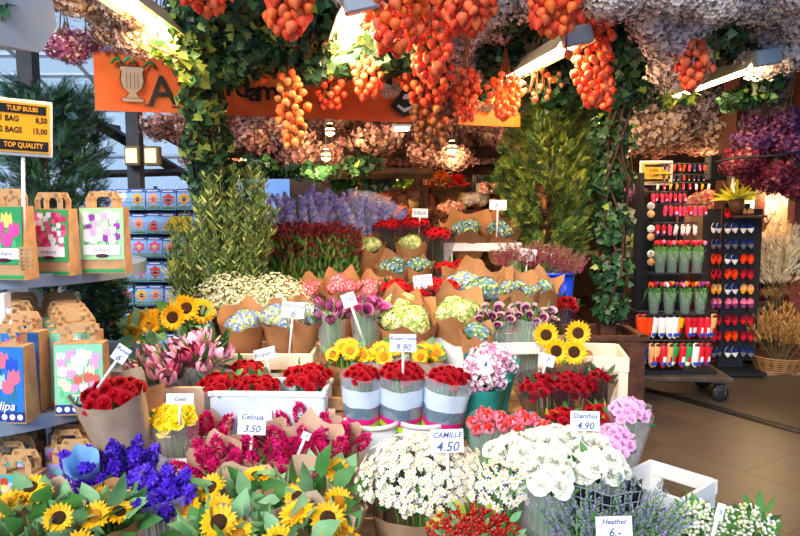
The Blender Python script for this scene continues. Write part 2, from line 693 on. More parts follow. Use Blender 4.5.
tube_lamp('bright fluorescent lamp beside the hanging urn banner, above the leftmost ivy', -1.16, 2.75, 3.65, 2.45, LAMP, 0.2)
tube_lamp('short bright fluorescent lamp among the ivy at the centre of the ceiling', -.17, 3.1, 4.0, 2.45, LAMP, -.25, -.33)
tube_lamp('long fluorescent lamp slanting down to the tall conifer', .93, 3.75, 4.9, 2.45, LAMP, -.2, .74)
tube_lamp('long fluorescent lamp above the souvenir trolley', 2.22, 4.3, 5.6, 2.45, LAMP, -.2, 2.2)

M_spot = emis('spot_bulb', 'ffcf80', 25)


def spot(px, py, d, label, power):
    p = P(px, py, d)
    t = thing('ceiling_spot', label, 'lamp', p, (0, 0, 0), None)
    ob('shade', lathe([(.015, .08), (.03, .07), (.045, 0), (.04, 0), (.028, .06)], 14, cap=False), t, mats=M_dark)
    ob('bulb', lathe([(.001, -.03), (.035, -.01), (.04, .03), (.02, .08)], 10), t, mats=M_spot)
    ob('cord', tube([(0, 0, .1), (0, 0, max(.2, 3.33 - p.z))], .005, 4), t, mats=M_dark)
    light('spot_light', 'POINT', p + Vector((0, -.05, -.12)), power, (1.0, .68, .36), size=.06)


for a in ((330, 133, 5.9, 'glowing spot lamp over the rustic beams behind the blue larkspur', 1), (326, 158, 6.1, 'lower glowing spot lamp just above the topmost rustic beam', .6),
          (452, 150, 6.0, 'glowing spot lamp inside the dried flowers over the stall middle', .6), (410, 168, 7.6, 'small spot lamp low at the shop back by the green pot plant', .9),
          (345, 175, 9, 'small spot lamp deep in the shop behind the larkspur', .8), (775, 180, 7.0, 'added spot lamp brightening the pink dried flowers beside the red posts', 1.8),  # the lamp by the red posts is added to brighten the peach flowers
          (722, 172, 7.6, 'spot lamp tucked behind the slanting red post', 1.2), (645, 150, 8.2, 'spot lamp deep behind the souvenir trolley', 1.2),
          (560, 150, 8.6, 'spot lamp deep behind the tall conifer', 1.2), (250, 150, 7.4, 'spot lamp behind the foremost ivy post', 1.0),
          (600, 120, 5.9, 'spot lamp among the dried flowers behind the ivy with orange lanterns', 1.0)):
    spot(a[0], a[1], a[2], a[3], a[4] * SPOT)
# short tube lamp at the back
t = thing('strip_lamp', 'small white strip lamp hanging far back under the orange banner', 'lamp', P(402, 129, 6.3))
ob('diffuser', box(.13, .06, .03, bev=.008), t, mats=emis('white_strip', 'fff2dd', 8), smooth=False)
ob('housing', box(.17, .07, .03, (0, 0, .03), bev=.008), t, mats=M_house, smooth=False)
for px, lb in ((133, 'square cream wall lamp on the dark steel post'), (152, 'dimmer square cream lamp right of the one on the steel post')):
    p = P(px, 156, 6.45)
    t = thing('box_lamp', lb, 'lamp', p)
    ob('frame', join([box(.14, .1, .18, (0, .02, 0), bev=.01)]), t, mats=mat('lamp_frame', '7c6a48', .5), smooth=False)
    ob('diffuser', box(.10, .02, .13, (0, -.04, 0), bev=.004), t, mats=emis('cream_glow', 'e8d29a', 1.0 if px < 140 else .3), smooth=False)
# grey awning cassette, upper left
q = P(-8, 18, 2.6)
t = thing('awning_cassette', 'grey metal awning cassette cut by the upper corner, over the yellow bulb sign', 'awning', q, (0, .12, -.5))
prof = [(-.16, -.1), (-.14, .14), (.1, .16), (.14, 0), (.08, -.1)]
V = [(s, a_, b2) for s in (-1.0, .13) for a_, b2 in prof]
ob('housing', T(V, [(0, 1, 6, 5), (1, 2, 7, 6), (2, 3, 8, 7), (3, 4, 9, 8), (4, 0, 5, 9), (4, 3, 2, 1, 0), (5, 6, 7, 8, 9)]), t, mats=mat('awning_grey', 'b4b6b4', .45), smooth=False)
V = [(s, a_ * 1.06, b2 * 1.06 + .002) for s in (.13, .16) for a_, b2 in prof]
ob('end_cap', T(V, [(0, 1, 6, 5), (1, 2, 7, 6), (2, 3, 8, 7), (3, 4, 9, 8), (4, 0, 5, 9), (4, 3, 2, 1, 0), (5, 6, 7, 8, 9)]), t, mats=mat('awning_cap', 'c8c9c6', .45), smooth=False)
ob('bracket', box(.05, .1, 3.3 - q.z, (-.1, 0, (3.3 - q.z) / 2 + .1)), t, mats=M_dark, smooth=False)
# ------------------------------------------------------------------ plant materials and meshes
G1 = mat('leaf_green', '3f7a35', .5, '5a9448', 9, transl=.2)
G2 = mat('sunflower_leaf', '6fa868', .5, '98c896', 7, transl=.2)
G3 = mat('dark_leaf', '1f4a22', .5, '33602c', 9, transl=.1)
G4 = mat('yellow_leaf', '9fb33a', .5, 'c8c850', 9, transl=.3)
GS = mat('stem_green', '4f8a36', .5)
RED = mat('red_petal', 'b40018', .6, '80000e', 30, rand=.15, spec=.15)
KRAFT = mat('kraft_paper', 'b98456', .75, 'a47246', 7, bump=.9, rand=.08)
KRAFT_L = mat('light_kraft_paper', 'dcbc9e', .75, 'caa588', 7, bump=.8, rand=.06)
GREYP = mat('greyish_paper', 'c0a68c', .7, 'a89078', 8, bump=.25)
CELLO = clear('clear_sleeve', 'f2f6ff', .22, .12)
CELLO_R = clear('dark_clear_sleeve', '4a2838', .5, .12)
BLUEW = mat('pale_blue_band', 'cfe2f4', .4)
WHITEP = mat('white_plastic', 'e6e6e2', .4)
CREAMP = mat('cream_plastic', 'ecdcc0', .4)
FILMB = clear('blue_printed_film', '7898b4', .6, .3)
TEALP = mat('teal_tissue', '2fa39b', .6)
MAG = mat('magenta_stripe', 'e01a86', .4)
LIM = mat('lime_stripe', 'b6e02a', .4)

LF = {}


def flower(key, t, mats, smooth=True):
    LF[key] = mesh(key, t, mats, smooth)


flower('red_rose', rose(20, 1), RED)
flower('dark_red_rose', rose(16, 1), mat('dark_red_petal', 'a60018', .6, '700010', 30, rand=.18, spec=.15))
flower('bright_red_bloom', rose(12, 1, open_=1.1), mat('bright_red_petal', 'd01018', .6, 'a00410', 30, rand=.2, spec=.15))
flower('pink_rose', rose(16, 1, open_=.95), mat('pink_petal', 'f4bfe2', .5, 'ea9fd2', 12, rand=.08))
flower('white_rose', rose(20, 1, open_=.92), mat('white_petal', 'f0ece0', .5, 'dfe2c8', 8, rand=.03))
flower('yellow_rose', rose(14, 1, open_=1.05), mat('yellow_petal', 'fdea28', .5, 'f2cf10', 12, rand=.05))
SF_P = mat('sunflower_petal', 'ffd010', .5, 'ffb400', 14, rand=.05, transl=.15)
SF_D = mat('sunflower_disc', '2a1408', .8, '5a3410', 60, bump=.6)
flower('sunflower', sunflower(), [SF_P, SF_D, G1])
SF_D2 = mat('yellow_centre', 'e89a10', .8, 'c87a10', 60, bump=.6)
flower('yellow_sunflower', sunflower(), [SF_P, SF_D2, G1])
DAISY_W = mat('daisy_white', 'f0ece0', .5)
DAISY_Y = mat('daisy_eye', 'f0d038', .6)
LILY = mat('lily_pink', 'ee88b0', .5, 'f6b4ca', 10, rand=.12)
LILY2 = mat('lily_pale', 'f8ccd6', .5, 'ea9cb8', 10)
flower('pink_tulip', tulip(0, 1, .5, .75, 1), [LILY, LILY2])
flower('crimson_tulip', tulip(0, 1, .4), mat('crimson_petal', 'b02858', .5, 'd05a80', 10, rand=.15))
flower('green_bud', tulip(0, 1, .28), mat('bud_green', 'b4c46a', .5, 'd8d8a0', 10))
flower('purple_tulip', tulip(0, 1, .4, .8, 1), [mat('tulip_plum', '8e2860', .45, 'b04a84', 10, rand=.15), mat('tulip_plum_pale', 'c474a0', .5, '8e2860', 8)])
flower('dark_calla', calla(), [mat('calla_plum', '420c34', .4, '6a2050', 8, rand=.15), mat('calla_edge', 'c89aa0', .4), GS])
flower('plum_calla', calla(), [mat('calla_wine', '8a1c58', .4, 'a83c78', 8, rand=.15), mat('calla_edge_pink', 'c86a98', .4), GS])
flower('coral_fruit_bloom', join([tulip(0, .8, .62, .9), lathe([(.3, .5), (.24, .7), (.1, .95), (.001, 1.05)], 8, 1)]), [mat('coral_pink', 'f88ca0', .3, 'ee6478', 6, rand=.1), mat('coral_red', 'e83828', .35)])


def scatter_head(key, dirs, base, t, sc, mats, offs=0, smooth=False, stretch=(1, 1, 1)):
    p = dirs * np.array(stretch) * base[:, None] if hasattr(base, '__len__') else dirs * np.array(stretch) * base
    LF[key] = scatter(key, [(t, frames(p, dirs, sc), offs)], mats, smooth)


def hydrangea(key, cols):
    n = 120
    d = dome_dirs(n, 1.3)
    scatter_head(key, d, 1.0, floret(4, 1, .2, 0, None), .17 * rng.uniform(.8, 1.2, n), cols, rng.integers(0, len(cols), n), stretch=(1, 1, .7))


hydrangea('blue_hydrangea', [mat('hyd_blue', '6e8fd8', .6), mat('hyd_cream', 'dfe6a8', .6), mat('hyd_pale', 'a8b8dc', .6), mat('hyd_green', 'a6c074', .6)])
hydrangea('green_hydrangea', [mat('hyd_lime', 'ccdc82', .6), mat('hyd_cream2', 'e8ecb0', .6), mat('hyd_leaf', '90ac50', .6)])
hydrangea('teal_hydrangea', [mat('hyd_teal', '5a8f90', .6), MATS['hyd_leaf'], mat('hyd_deep', '3f6a4c', .6), MATS['hyd_lime'], MATS['hyd_blue']])
hydrangea('pink_hydrangea', [mat('hyd_pink', 'e06a78', .6), mat('hyd_rose', 'c84458', .6), mat('hyd_blush', 'f0a8a8', .6)])
hydrangea('brown_hydrangea', [mat('hyd_brown', '6a4030', .8), mat('hyd_brown2', '4a2a20', .8)])
# celosia plume: pointed magenta flame
k = 230
u = rng.uniform(0, 1, k)
a_ = rng.uniform(0, 2 * PI, k)
r_ = .27 * np.sin(PI * np.clip(.15 + .85 * u, 0, 1)) ** .8
pp = np.stack([r_ * np.cos(a_), r_ * np.sin(a_), u * 1.5], 1)
dd = np.stack([np.cos(a_), np.sin(a_), np.full(k, .9)], 1)
LF['celosia_plume'] = scatter('celosia_plume', [(zleaf(1, .5, .3, .1), frames(pp, dd, rng.uniform(.2, .32, k)), rng.integers(0, 2, k))], [mat('celosia', 'e0147c', .6), mat('celosia_deep', 'c00c60', .6)])
# flower spikes
def spike(key, mats, n=60, H=1.6, R=.22, fl=None, sc=.16, lean=.6):
    u = np.sort(rng.uniform(0, 1, n))
    a_ = np.arange(n) * 2.4
    r_ = R * (1.05 - .8 * u)
    pp = np.stack([r_ * np.cos(a_), r_ * np.sin(a_), u * H], 1)
    dd = np.stack([np.cos(a_), np.sin(a_), np.full(n, lean)], 1)
    g = [(fl or floret(5, 1, .3), frames(pp, dd, sc * (1.2 - .6 * u)), rng.integers(0, len(mats) - 1, n))]
    g.append((lathe([(.03, -1.2), (.025, H)], 5, len(mats) - 1), frames([(0, 0, 0)], [(0, 0, 1)], 1.0, np.zeros(1)), 0))
    LF[key] = scatter(key, g, mats)


spike('larkspur_spike', [mat('lark_blue', '8488d4', .6, rand=.15), mat('lark_lilac', 'b4aee4', .6, rand=.1), mat('lark_pale', 'd0c0dc', .6), GS], 110, 2.4, .26, sc=.2)
spike('violet_spike', [mat('violet', '5426cc', .5, rand=.2), mat('violet_deep', '3812a0', .5), GS], 17, 1.3, .34, floret(5, 1, .3, 0), .5)
spike('heather_spike', [mat('heather_lilac', '9a90c4', .6), mat('heather_green', '8aa880', .6), GS], 90, 2.2, .2, zleaf(1, .5), .24, 1.3)
spike('magenta_heather_spike', [mat('heath_magenta', 'b01c68', .6), mat('heath_deep', '84104c', .6), mat('heath_magenta', 'b01c68', .6), MATS['heath_deep'], mat('heath_tip', '8a8a48', .6), GS], 70, 2.0, .22, zleaf(1, .6), .2, 1.3)


def pom(key, n, t, sc, mats, offs=0, stretch=(1, 1, 1), cap=2.0):
    d = dome_dirs(n, cap)
    scatter_head(key, d, rng.uniform(.8, 1.05, n), t, sc, mats, offs, stretch=stretch)


BERRY = lathe([(.01, -1), (.7, -.7), (1, 0), (.7, .7), (.01, 1)], 7)
pom('red_berry_sprig', 26, BERRY, .24, [mat('berry_red', 'c42c22', .25, rand=.1), mat('berry_dark', 'a81210', .25)], rng.integers(0, 2, 26))
pom('white_berry_sprig', 22, BERRY, .26, [mat('berry_white', 'f2f2e0', .4), mat('berry_green', 'c8d8a0', .4)], rng.integers(0, 2, 22))
pom('pink_spray_bloom', 18, floret(5, 1, .4, 0, 1, .2), .45, [mat('spray_pink', 'ee9ac8', .5), mat('spray_green', 'b8c860', .5), mat('spray_white', 'fbe8f0', .5)], rng.choice([0, 0, 2], 18))
flower('lily_bloom', tulip(0, .85, .62, .95, 1), [LILY2, LILY])
pom('dry_pink_bloom', 60, floret(5, 1, .3), .3, [mat('dry_peach', 'e89478', .7), mat('dry_rose', 'd86a6a', .7), mat('dry_cream', 'f0d8c0', .7)], rng.integers(0, 3, 60), cap=1.4)
pom('dry_white_bloom', 60, floret(5, 1, .3), .3, [mat('dry_white', 'efe6dc', .7), mat('dry_grey', 'c8b8b0', .7)], rng.integers(0, 2, 60), cap=1.4)
pom('orange_bloom', 40, zleaf(1, .4), .5, [mat('orange_petal', 'f47a10', .6, rand=.15), mat('orange_deep', 'd84a08', .6)], rng.integers(0, 2, 40), cap=1.4)


# leaf masses ---------------------------------------------------------------
def leaves_dome(name, n, R, h, z, t, size, mats, up=.6, seed=0, flat=1.0):
    d = dome_dirs(n, 1.0)
    r = np.random.default_rng(seed)
    p = d * np.array([R, R, h]) * r.uniform(.5, 1.0, (n, 1)) + np.array([0, 0, z])
    dr = d * np.array([1, 1, .3]) + np.array([0, 0, up]) + r.normal(0, .25, (n, 3))
    return scatter(name, [(t, frames(p, dr, size * r.uniform(.7, 1.25, n)), r.integers(0, len(mats), n))], mats, True)


def stems(R, H, n=12, r=.004):
    ts = []
    for i in range(n):
        a = i * 2.4
        q = math.sqrt((i + .5) / n)
        ts.append(tube([(q * .03 * math.cos(a), q * .03 * math.sin(a), .01), (q * R * .8 * math.cos(a), q * R * .8 * math.sin(a), H)], r, 4))
    return join(ts)


def wrap(H, R, rb, seed=0, back=.22, peaks=.12, front=0.0, levels=9, n=32, crump=.02, mis=None, power=.85, tear=0.0, square=0.0):
    r = random.Random(seed)
    ph = r.uniform(0, 6)
    ph2 = r.uniform(0, 6)
    V, Fc, ms = [], [], []
    for j in range(levels + 1):
        t = j / levels
        for i in range(n):
            a = 2 * PI * i / n
            s = math.sin(a)
            tri = abs(((a * 5 / (2 * PI) + ph + .12 * math.sin(2 * a + ph2)) % 1) * 2 - 1) ** 1.6
            top = H + R * (back * 1.5 * max(0, s) ** 1.3 + front * max(0, -s) + peaks * 1.5 * (tri - .4))
            rad = rb + (R - rb) * t ** power
            rad *= 1 + .05 * math.sin(3 * a + ph2 + 2 * t) * t + .03 * math.sin(7 * a + ph + 5 * t)
            rad += r.uniform(-1, 1) * crump * R
            if square:
                rad *= 1 + square * (abs(math.cos(2 * a)) - .5) * .3
            flare = R * .2 * max(0, t - .75) * 4 * (tri - .2)
            V.append(((rad + flare) * math.cos(a), (rad + flare) * math.sin(a), top * t))
    for j in range(levels):
        for i in range(n):
            k = (i + 1) % n
            Fc.append((j * n + i, j * n + k, (j + 1) * n + k, (j + 1) * n + i))
            ms.append(mis[j] if mis else 0)
    # overlapping flap edge of the sheet
    return T(V, Fc, ms)


# ------------------------------------------------------------------ the tiered stand
STEPS = [(1.72, 2.42, .12), (2.42, 2.98, .2), (2.98, 3.5, .4), (3.5, 4.2, .5), (4.2, 4.68, .62), (4.68, 5.1, .74), (5.1, 5.75, .95)]
XR = [(-1.3, .98), (-1.12, .98), (-1.2, .98), (-1.3, 1.1), (-1.3, 1.15), (-1.2, 1.25), (-1.2, 1.15)]
st = thing('tiered_flower_stand', 'pale wooden tiered stand carrying all the cut flowers', 'display stand', (0, 3.4, 0))
for (y0, y1, z), (x0, x1) in zip(STEPS, XR):
    t = [box(x1 - x0, y1 - y0 - .004, .03, ((x0 + x1) / 2, (y0 + y1) / 2 - 3.4, z - .015))]
    nb = 3 if z > .3 else 1
    for q in range(nb):
        t.append(box(x1 - x0, .02, (z - .03) / nb * .7, ((x0 + x1) / 2, y0 + .015 - 3.4, (z - .03) * (q + .5) / nb)))
    for xx in (x0 + .03, (x0 + x1) / 2, x1 - .03):
        for yy in (y0 + .05, y1 - .05):
            t.append(box(.045, .045, z - .03, (xx, yy - 3.4, (z - .03) / 2)))
    ob('step', join(t), st, mats=M_pale, smooth=False)


def step_z(y):
    for y0, y1, z in STEPS:
        if y < y1:
            return z
    return STEPS[-1][2]


def base_of(p, tilt=0.0, zb=None):
    z = step_z(p.y) if zb is None else zb
    H = (p.z - z) / math.cos(tilt)
    return Vector((p.x, p.y + H * math.sin(tilt), z)), H


seed_n = [0]


def bouquet(name, label, px, py, d, rpx, heads, n, hr, wrapkind='kraft', group=None, tilt=.22, roll=0.0, dome=.35, wk=None, leafn=30, leafm=None, leafs=.05, hs=None, zb=None, nested=.0,
            wr=1.12, rb=.4, cat='bouquet', headname=None, stemn=12, leaf_t=None, face=.35, leafup=.6, wrapname='wrapper', jit=.12, spread=.9):
    """a bunch of cut flowers: heads on a low dome, leaves, stems and a wrapper"""
    seed_n[0] += 1
    sd = seed_n[0]
    r = random.Random(sd)
    Cp = P(px, py, d)
    R = S(rpx, d)
    base, H = base_of(Cp, tilt, zb)
    base.x -= H * math.sin(roll)
    t = thing(name, label, cat, base, (tilt, roll, 0), group)
    if isinstance(heads, str):
        heads = [heads]
    for k in range(n):
        q = math.sqrt((k + .4) / n) * spread
        a = k * 2.39996 + sd
        x, y = R * q * math.cos(a) + r.uniform(-jit, jit) * hr, R * q * math.sin(a) + r.uniform(-jit, jit) * hr
        z = H + dome * R * (.5 - q * q) + r.uniform(-.25, .25) * hr * (1 + jit) + (hs or 0)
        key = heads[k % len(heads)] if len(heads) < 4 else r.choice(heads)
        tl = q * .9
        o = ob(headname or key, LF[key], t, (x, y, z), sc=hr * r.uniform(.9, 1.12))
        v = Vector((math.cos(a) * tl, math.sin(a) * tl - face, 1))
        o.rotation_euler = (v.to_track_quat('Z', 'Y') @ Euler((0, 0, r.uniform(0, 6.28))).to_quaternion()).to_euler()
    if stemn:
        ob('stems', stems(R * .8, H - hr * .3, stemn), t, mats=GS)
    if leafn:
        me = leaves_dome('foliage', leafn, R * 1.0, dome * R + .03, H - dome * R * .5 - hr * .7, leaf_t or zleaf(1, .45, .2, .2), leafs, leafm or [G1, G3], leafup, sd)
        ob('foliage', me, t, kind='stuff')
    if wrapkind == 'kraft' or wrapkind == 'light' or wrapkind == 'grey':
        w_ = wk or {}
        H2 = H + R * nested * 1.4
        m = {'kraft': KRAFT, 'light': KRAFT_L, 'grey': GREYP}[wrapkind]
        ob(wrapname, wrap(H2, R * wr, R * rb, sd, **w_), t, mats=m)
    elif wrapkind in ('clear', 'dark'):
        w_ = dict(back=.03, peaks=.05, crump=.015)
        w_.update(wk or {})
        ob('clear_sleeve', wrap(H + R * nested * 1.5, R * wr, R * rb, sd, **w_), t, mats=CELLO if wrapkind == 'clear' else CELLO_R)
    elif wrapkind == 'printed':
        w_ = dict(back=.05, peaks=.04, crump=.025, power=.5)
        w_.update(wk or {})
        # clear top, white band, blue film, stripes
        ob('printed_sleeve', wrap(H + R * nested, R * wr, R * rb, sd, levels=14, mis=[2, 2, 2, 2, 2, 4, 3, 2, 2, 1, 1, 1, 0, 0], **w_), t, mats=[CELLO, BLUEW, FILMB, MAG, LIM])
    elif wrapkind == 'teal':
        ob(wrapname, wrap(H + R * nested * 1.5, R * wr, R * rb, sd, back=.05, peaks=.06), t, mats=TEALP)
    return t


def bucket(name, label, px, py, d, r, h, m, top=None, group=None, zb=None, n=20):
    p = P(px, py, d)
    z = step_z(d) if zb is None else zb
    t = thing(name, label, 'bucket', (p.x, p.y, z), group=group)
    ob('body', lathe([(r * .8, 0), (r * .98, h - .015), (r * .92, h - .02), (r * .78, .01)], n, cap=False), t, mats=m)
    ob('rim', lathe([(r * .98, h - .02), (r * 1.07, h - .018), (r * 1.07, h), (r * .95, h), (r * .93, h - .02)], n, cap=False), t, mats=m)
    ob('base', lathe([(.001, 0), (r * .8, 0), (r * .8, .012), (.001, .012)], n, cap=False), t, mats=m)
    return t


def crate(name, label, cx, cy, z, sx, sy, h, m, rot=0.0, win=.5, pf=.2, wall=.012, cat='crate', group=None, legs=False):
    """open rectangular tray or collar with a window cut in every side"""
    t = thing(name, label, cat, (cx, cy, z), (0, 0, rot), group)
    lip = h * (1 - win) * .45
    lo = h * (1 - win) * .55
    ts = [box(sx + .02, wall * 1.6, lip, (0, s * (sy / 2), h - lip / 2), bev=.003) for s in (-1, 1)]
    ts += [box(wall * 1.6, sy + .02, lip, (s * (sx / 2), 0, h - lip / 2), bev=.003) for s in (-1, 1)]
    ob('rim', join(ts), t, mats=m, smooth=False)
    post = min(sx, sy) * pf
    ts = []
    for a in (-1, 1):
        for b in (-1, 1):
            ts = [box(post, wall, h - lip, (a * (sx / 2 - post / 2), b * sy / 2, (h - lip) / 2)), box(wall, post, h - lip, (a * sx / 2, b * (sy / 2 - post / 2), (h - lip) / 2))]
            ob('corner_post', join(ts), t, mats=m, smooth=False)
    if lo > .012 and not legs:
        ts = [box(sx, wall, lo, (0, s * (sy / 2), lo / 2)) for s in (-1, 1)] + [box(wall, sy, lo, (s * (sx / 2), 0, lo / 2)) for s in (-1, 1)]
        ts.append(box(sx, sy, .01, (0, 0, .005)))
        ob('tray', join(ts), t, mats=m, smooth=False)
    return t
# ------------------------------------------------------------------ front row
big = zleaf(1, .62, .25, .25)
SFL = [G2, G2, G1]


def sunb(label, px, py, d, rpx, n, hr=.047, **k):
    kw = dict(wrapkind='light', leafn=34, leafm=SFL, leafs=.10, leaf_t=big, tilt=.2, dome=.6, face=.5, wr=1.05, rb=.35, nested=-.08, headname='sunflower', leafup=.5, jit=1.2)
    kw.update(k)
    return bouquet('sunflower_bouquet', label, px, py, d, rpx, ['sunflower', 'yellow_sunflower'], n, hr, **kw)


#
sunb('leafy small-headed sunflower bouquet at the lower left corner, left of the violets', 30, 515, 2.05, 44, 5, .052)
sunb('sunflower bouquet just left of the violet flowers, with yellow side-turned heads', 97, 512, 2.1, 38, 5, .048, wrapkind='kraft')
sunb('leafy sunflower bouquet behind the grey paper one, under the celosia', 232, 497, 2.3, 44, 4, .055)
sunb('sunflower bouquet with one side-turned head below the right celosia', 318, 492, 2.3, 48, 5, .05)
sunb('foremost sunflower bouquet in greyish paper, right of the violets', 212, 535, 2.0, 36, 4, .052, wrapkind='grey')
sunb('foremost sunflower bouquet in paper with one open head, under the middle of the celosia', 300, 536, 2.02, 50, 4, .06, wrapkind='grey')

for px, py, d, rp, n, lb in ((110, 462, 2.5, 44, 12, 'violet flower bunch with pale blue tissue behind the left sunflowers'), (155, 488, 2.25, 30, 12, 'deep violet flower bunch in clear film between the sunflower bouquets')):
    t = bouquet('violet_bouquet', lb, px, py, d, rp, 'violet_spike', n + 4, .06, 'clear', tilt=.15, leafn=30, leafs=.035, wr=1.15, headname='violet_spike', hs=-.04, nested=.02, face=.3)
    if rp == 44:
        ob('tissue', wrap(.11, .06, .03, 4, back=.1, peaks=.2).at((-.05, -.06, .40), (.5, 0, 0)), t, mats=mat('blue_tissue', '8fc4ec', .6))

# celosia
for i, (px, py, d, rp, n, lb) in enumerate(((215, 462, 2.55, 27, 5, 'celosia bouquet leftmost of the magenta ones, tipped to the left'), (258, 451, 2.65, 29, 6, 'magenta celosia bouquet under the white price card'),
                              (307, 455, 2.6, 34, 6, 'magenta celosia bouquet at the front with a white tag inside'), (303, 430, 2.95, 28, 6, 'magenta celosia bouquet behind, tall paper against the pale blue box'),
                              (338, 444, 2.8, 22, 3, 'magenta celosia bouquet rightmost, with its two thin plumes'), (208, 436, 2.9, 20, 3, 'magenta celosia bouquet nearly hidden behind the leftmost one'))):
    bouquet('celosia_bouquet', lb, px, py, d, rp, 'celosia_plume', n + 4, .066, 'light', tilt=.2, leafn=8, leafs=.04, wr=1.08, rb=.35, nested=.2, wk=dict(back=.3, peaks=.25), hs=-.02, face=.35,
            roll=-.25 if i == 0 else 0, jit=.15)

# chamomile: many tiny daisies
def tiny_bunch(name, label, px, py, d, rx, ry, n, sc, t, mats, wrapk, wm, zb=None, stemcol=None, partname='blossoms', dome=.5, leafn=60, cone=.5, wrr=.75, offs=0, tilt=.1, wtop=.75, loose=.25):
    seed_n[0] += 1
    Cp = P(px, py, d)
    R = S(rx, d)
    Rh = S(ry, d)
    base, H = base_of(Cp, tilt, zb)
    tt = thing(name, label, 'bouquet', base, (tilt, 0, 0))
    dr = dome_dirs(n, 1.15)
    dr = dr + rng.normal(0, .08, dr.shape)
    p = dr * np.array([R, R * .8, Rh]) * (1 - rng.uniform(0, 1, (n, 1)) ** 2 * loose) + np.array([0, 0, H - Rh * .3])
    nn = min(n, 96)
    # the nearest heads are parts of their own, the rest one mass
    keyt = name + '_floret%d' % seed_n[0]
    small = mesh(partname[:-1] if partname.endswith('s') else partname, t, mats, False)
    order = np.argsort(p[:, 1] - p[:, 2])
    R_, pos = frames(p, dr + np.array([0, -.25, .3]), sc * rng.uniform(.75, 1.2, n))
    ob(partname, scatter(partname, [(t, (R_, pos), offs if not hasattr(offs, '__len__') else offs[:n])], mats), tt, kind='stuff')
    st = []
    if leafn:
        ob('foliage', leaves_dome('foliage', leafn, R * .9, Rh * .9, H - Rh * .5, zleaf(1, .25), .05, [G1, G3], .8, seed_n[0]), tt, kind='stuff')
    ob('stems', stems(R * .9, H, 16, .003), tt, mats=GS)
    if wrapk:
        ob('wrapper', wrap(H * wtop, R * wrr, R * .4, seed_n[0], back=.2, peaks=.12), tt, mats=wm)
    return tt


DAI = floret(7, 1, .1, 0, 1, .34)
tiny_bunch('chamomile_bouquet', 'big white chamomile bouquet with tiny yellow eyes, under its price card', 424, 468, 2.35, 66, 44, 1150, .013, DAI, [DAISY_W, DAISY_Y], 1, mat('taupe_paper', '9c8065', .75, '86694f', 8, bump=.3), leafn=120, wrr=.9, wtop=.82)
tiny_bunch('daisy_bouquet', 'smaller white daisy bouquet with long narrow petals right of the chamomile', 500, 482, 2.15, 32, 32, 150, .017, DAI, [DAISY_W, DAISY_Y], 1, KRAFT_L, leafn=90, wrr=.8, wtop=.7, loose=.4)
bouquet('berry_bouquet', 'red hypericum berry bouquet at the bottom edge, centre', 476, 531, 2.0, 52, 'red_berry_sprig', 38, .02, 'light', tilt=.15, leafn=110, leafs=.045, leafm=[G1, G4, G2], wr=1.0, nested=-.2, wk=dict(back=.0), headname='berry_sprig')
for px, py, lb in ((590, 512, 'lilac heather bunch left, behind the lowest price card'), (638, 512, 'lilac heather bunch right of the lowest price card')):
    bouquet('heather_bouquet', lb, px, py, 2.05, 36, 'heather_spike', 22, .055, None, tilt=.1, leafn=40, leafs=.03, headname='heather_spike', hs=-.06, face=.15)
for px, py, rp, n, lb in ((700, 520, 30, 15, 'white snowberry bouquet with a pale tag, below the empty white bin'), (752, 522, 28, 12, 'white snowberry bouquet at the lower right, over bare floor'), (662, 532, 22, 9, 'white snowberry bouquet between the lilac heather and the tagged one')):
    bouquet('snowberry_bouquet', lb, px, py, 2.1, rp, 'white_berry_sprig', n, .022, None, tilt=.1, leafn=70, leafs=.05, leafm=[G1, G3, G1], headname='berry_sprig', leafup=.4, dome=.7, zb=0.0)

# white roses
for px, py, d, rp, n, lb in ((516, 450, 2.35, 30, 8, 'white rose bouquet leftmost of the big white ones'), (556, 442, 2.4, 34, 8, 'white rose bouquet behind, below the pink carnation card'),
                             (549, 470, 2.15, 32, 7, 'white rose bouquet in the middle at the front'), (600, 463, 2.2, 28, 7, 'white rose bouquet rightmost, over the black crate'),
                             (584, 440, 2.5, 26, 6, 'white rose bouquet farthest back, next to the pink roses')):
    bouquet('white_rose_bouquet', lb, px, py, d, rp, 'white_rose', n + 5, .042, 'clear', tilt=.22, leafn=10, leafs=.05, wr=1.0, nested=-.12, headname='rose', dome=.5, jit=.1)
# black lattice basket round the right-hand white roses
p = P(600, 474, 2.2)
t = thing('lattice_basket', 'black lattice basket round the rightmost white roses', 'basket', (p.x, p.y - .04, .2))
bk = wrap(p.z - .2, .115, .06, 3, back=0, peaks=0, levels=14, n=30, crump=0, power=.8)
o = ob('lattice', bk, t, mats=mat('grey_lattice', '8a9098', .35), smooth=False)
md = o.modifiers.new('wire', 'WIREFRAME')
md.thickness = .004
ob('lining', wrap(p.z - .205, .111, .057, 3, back=0, peaks=0, levels=8, n=30, crump=0, power=.8), t, mats=mat('black_plastic', '16181c', .35))
bucket('flower_bucket', 'dark bucket under the white roses, right of the daisies', 540, 500, 2.25, .11, .3, mat('dark_bucket', '15191f', .35))
bucket('flower_bucket', 'black flower bucket under the foremost middle berries', 478, 536, 2.0, .13, .3, MATS['dark_bucket'])
t = bucket('flower_bucket', 'bright blue bucket on the upper step below the magenta heather', 553, 283, 4.85, .15, .36, mat('blue_bucket', '1440c8', .3))

# pink roses, right edge
for px, py, d, rp, lb in ((630, 408, 2.75, 21, 'pink rose bouquet higher of the two at the right edge of the stand'), (614, 437, 2.55, 24, 'lower pink rose bouquet behind the white roses')):
    bouquet('pink_rose_bouquet', lb, px, py, d, rp, 'pink_rose', 26, .0245, 'clear', tilt=.3, leafn=8, leafs=.04, wr=1.05, nested=-.05, headname='rose', jit=.05, dome=.6)
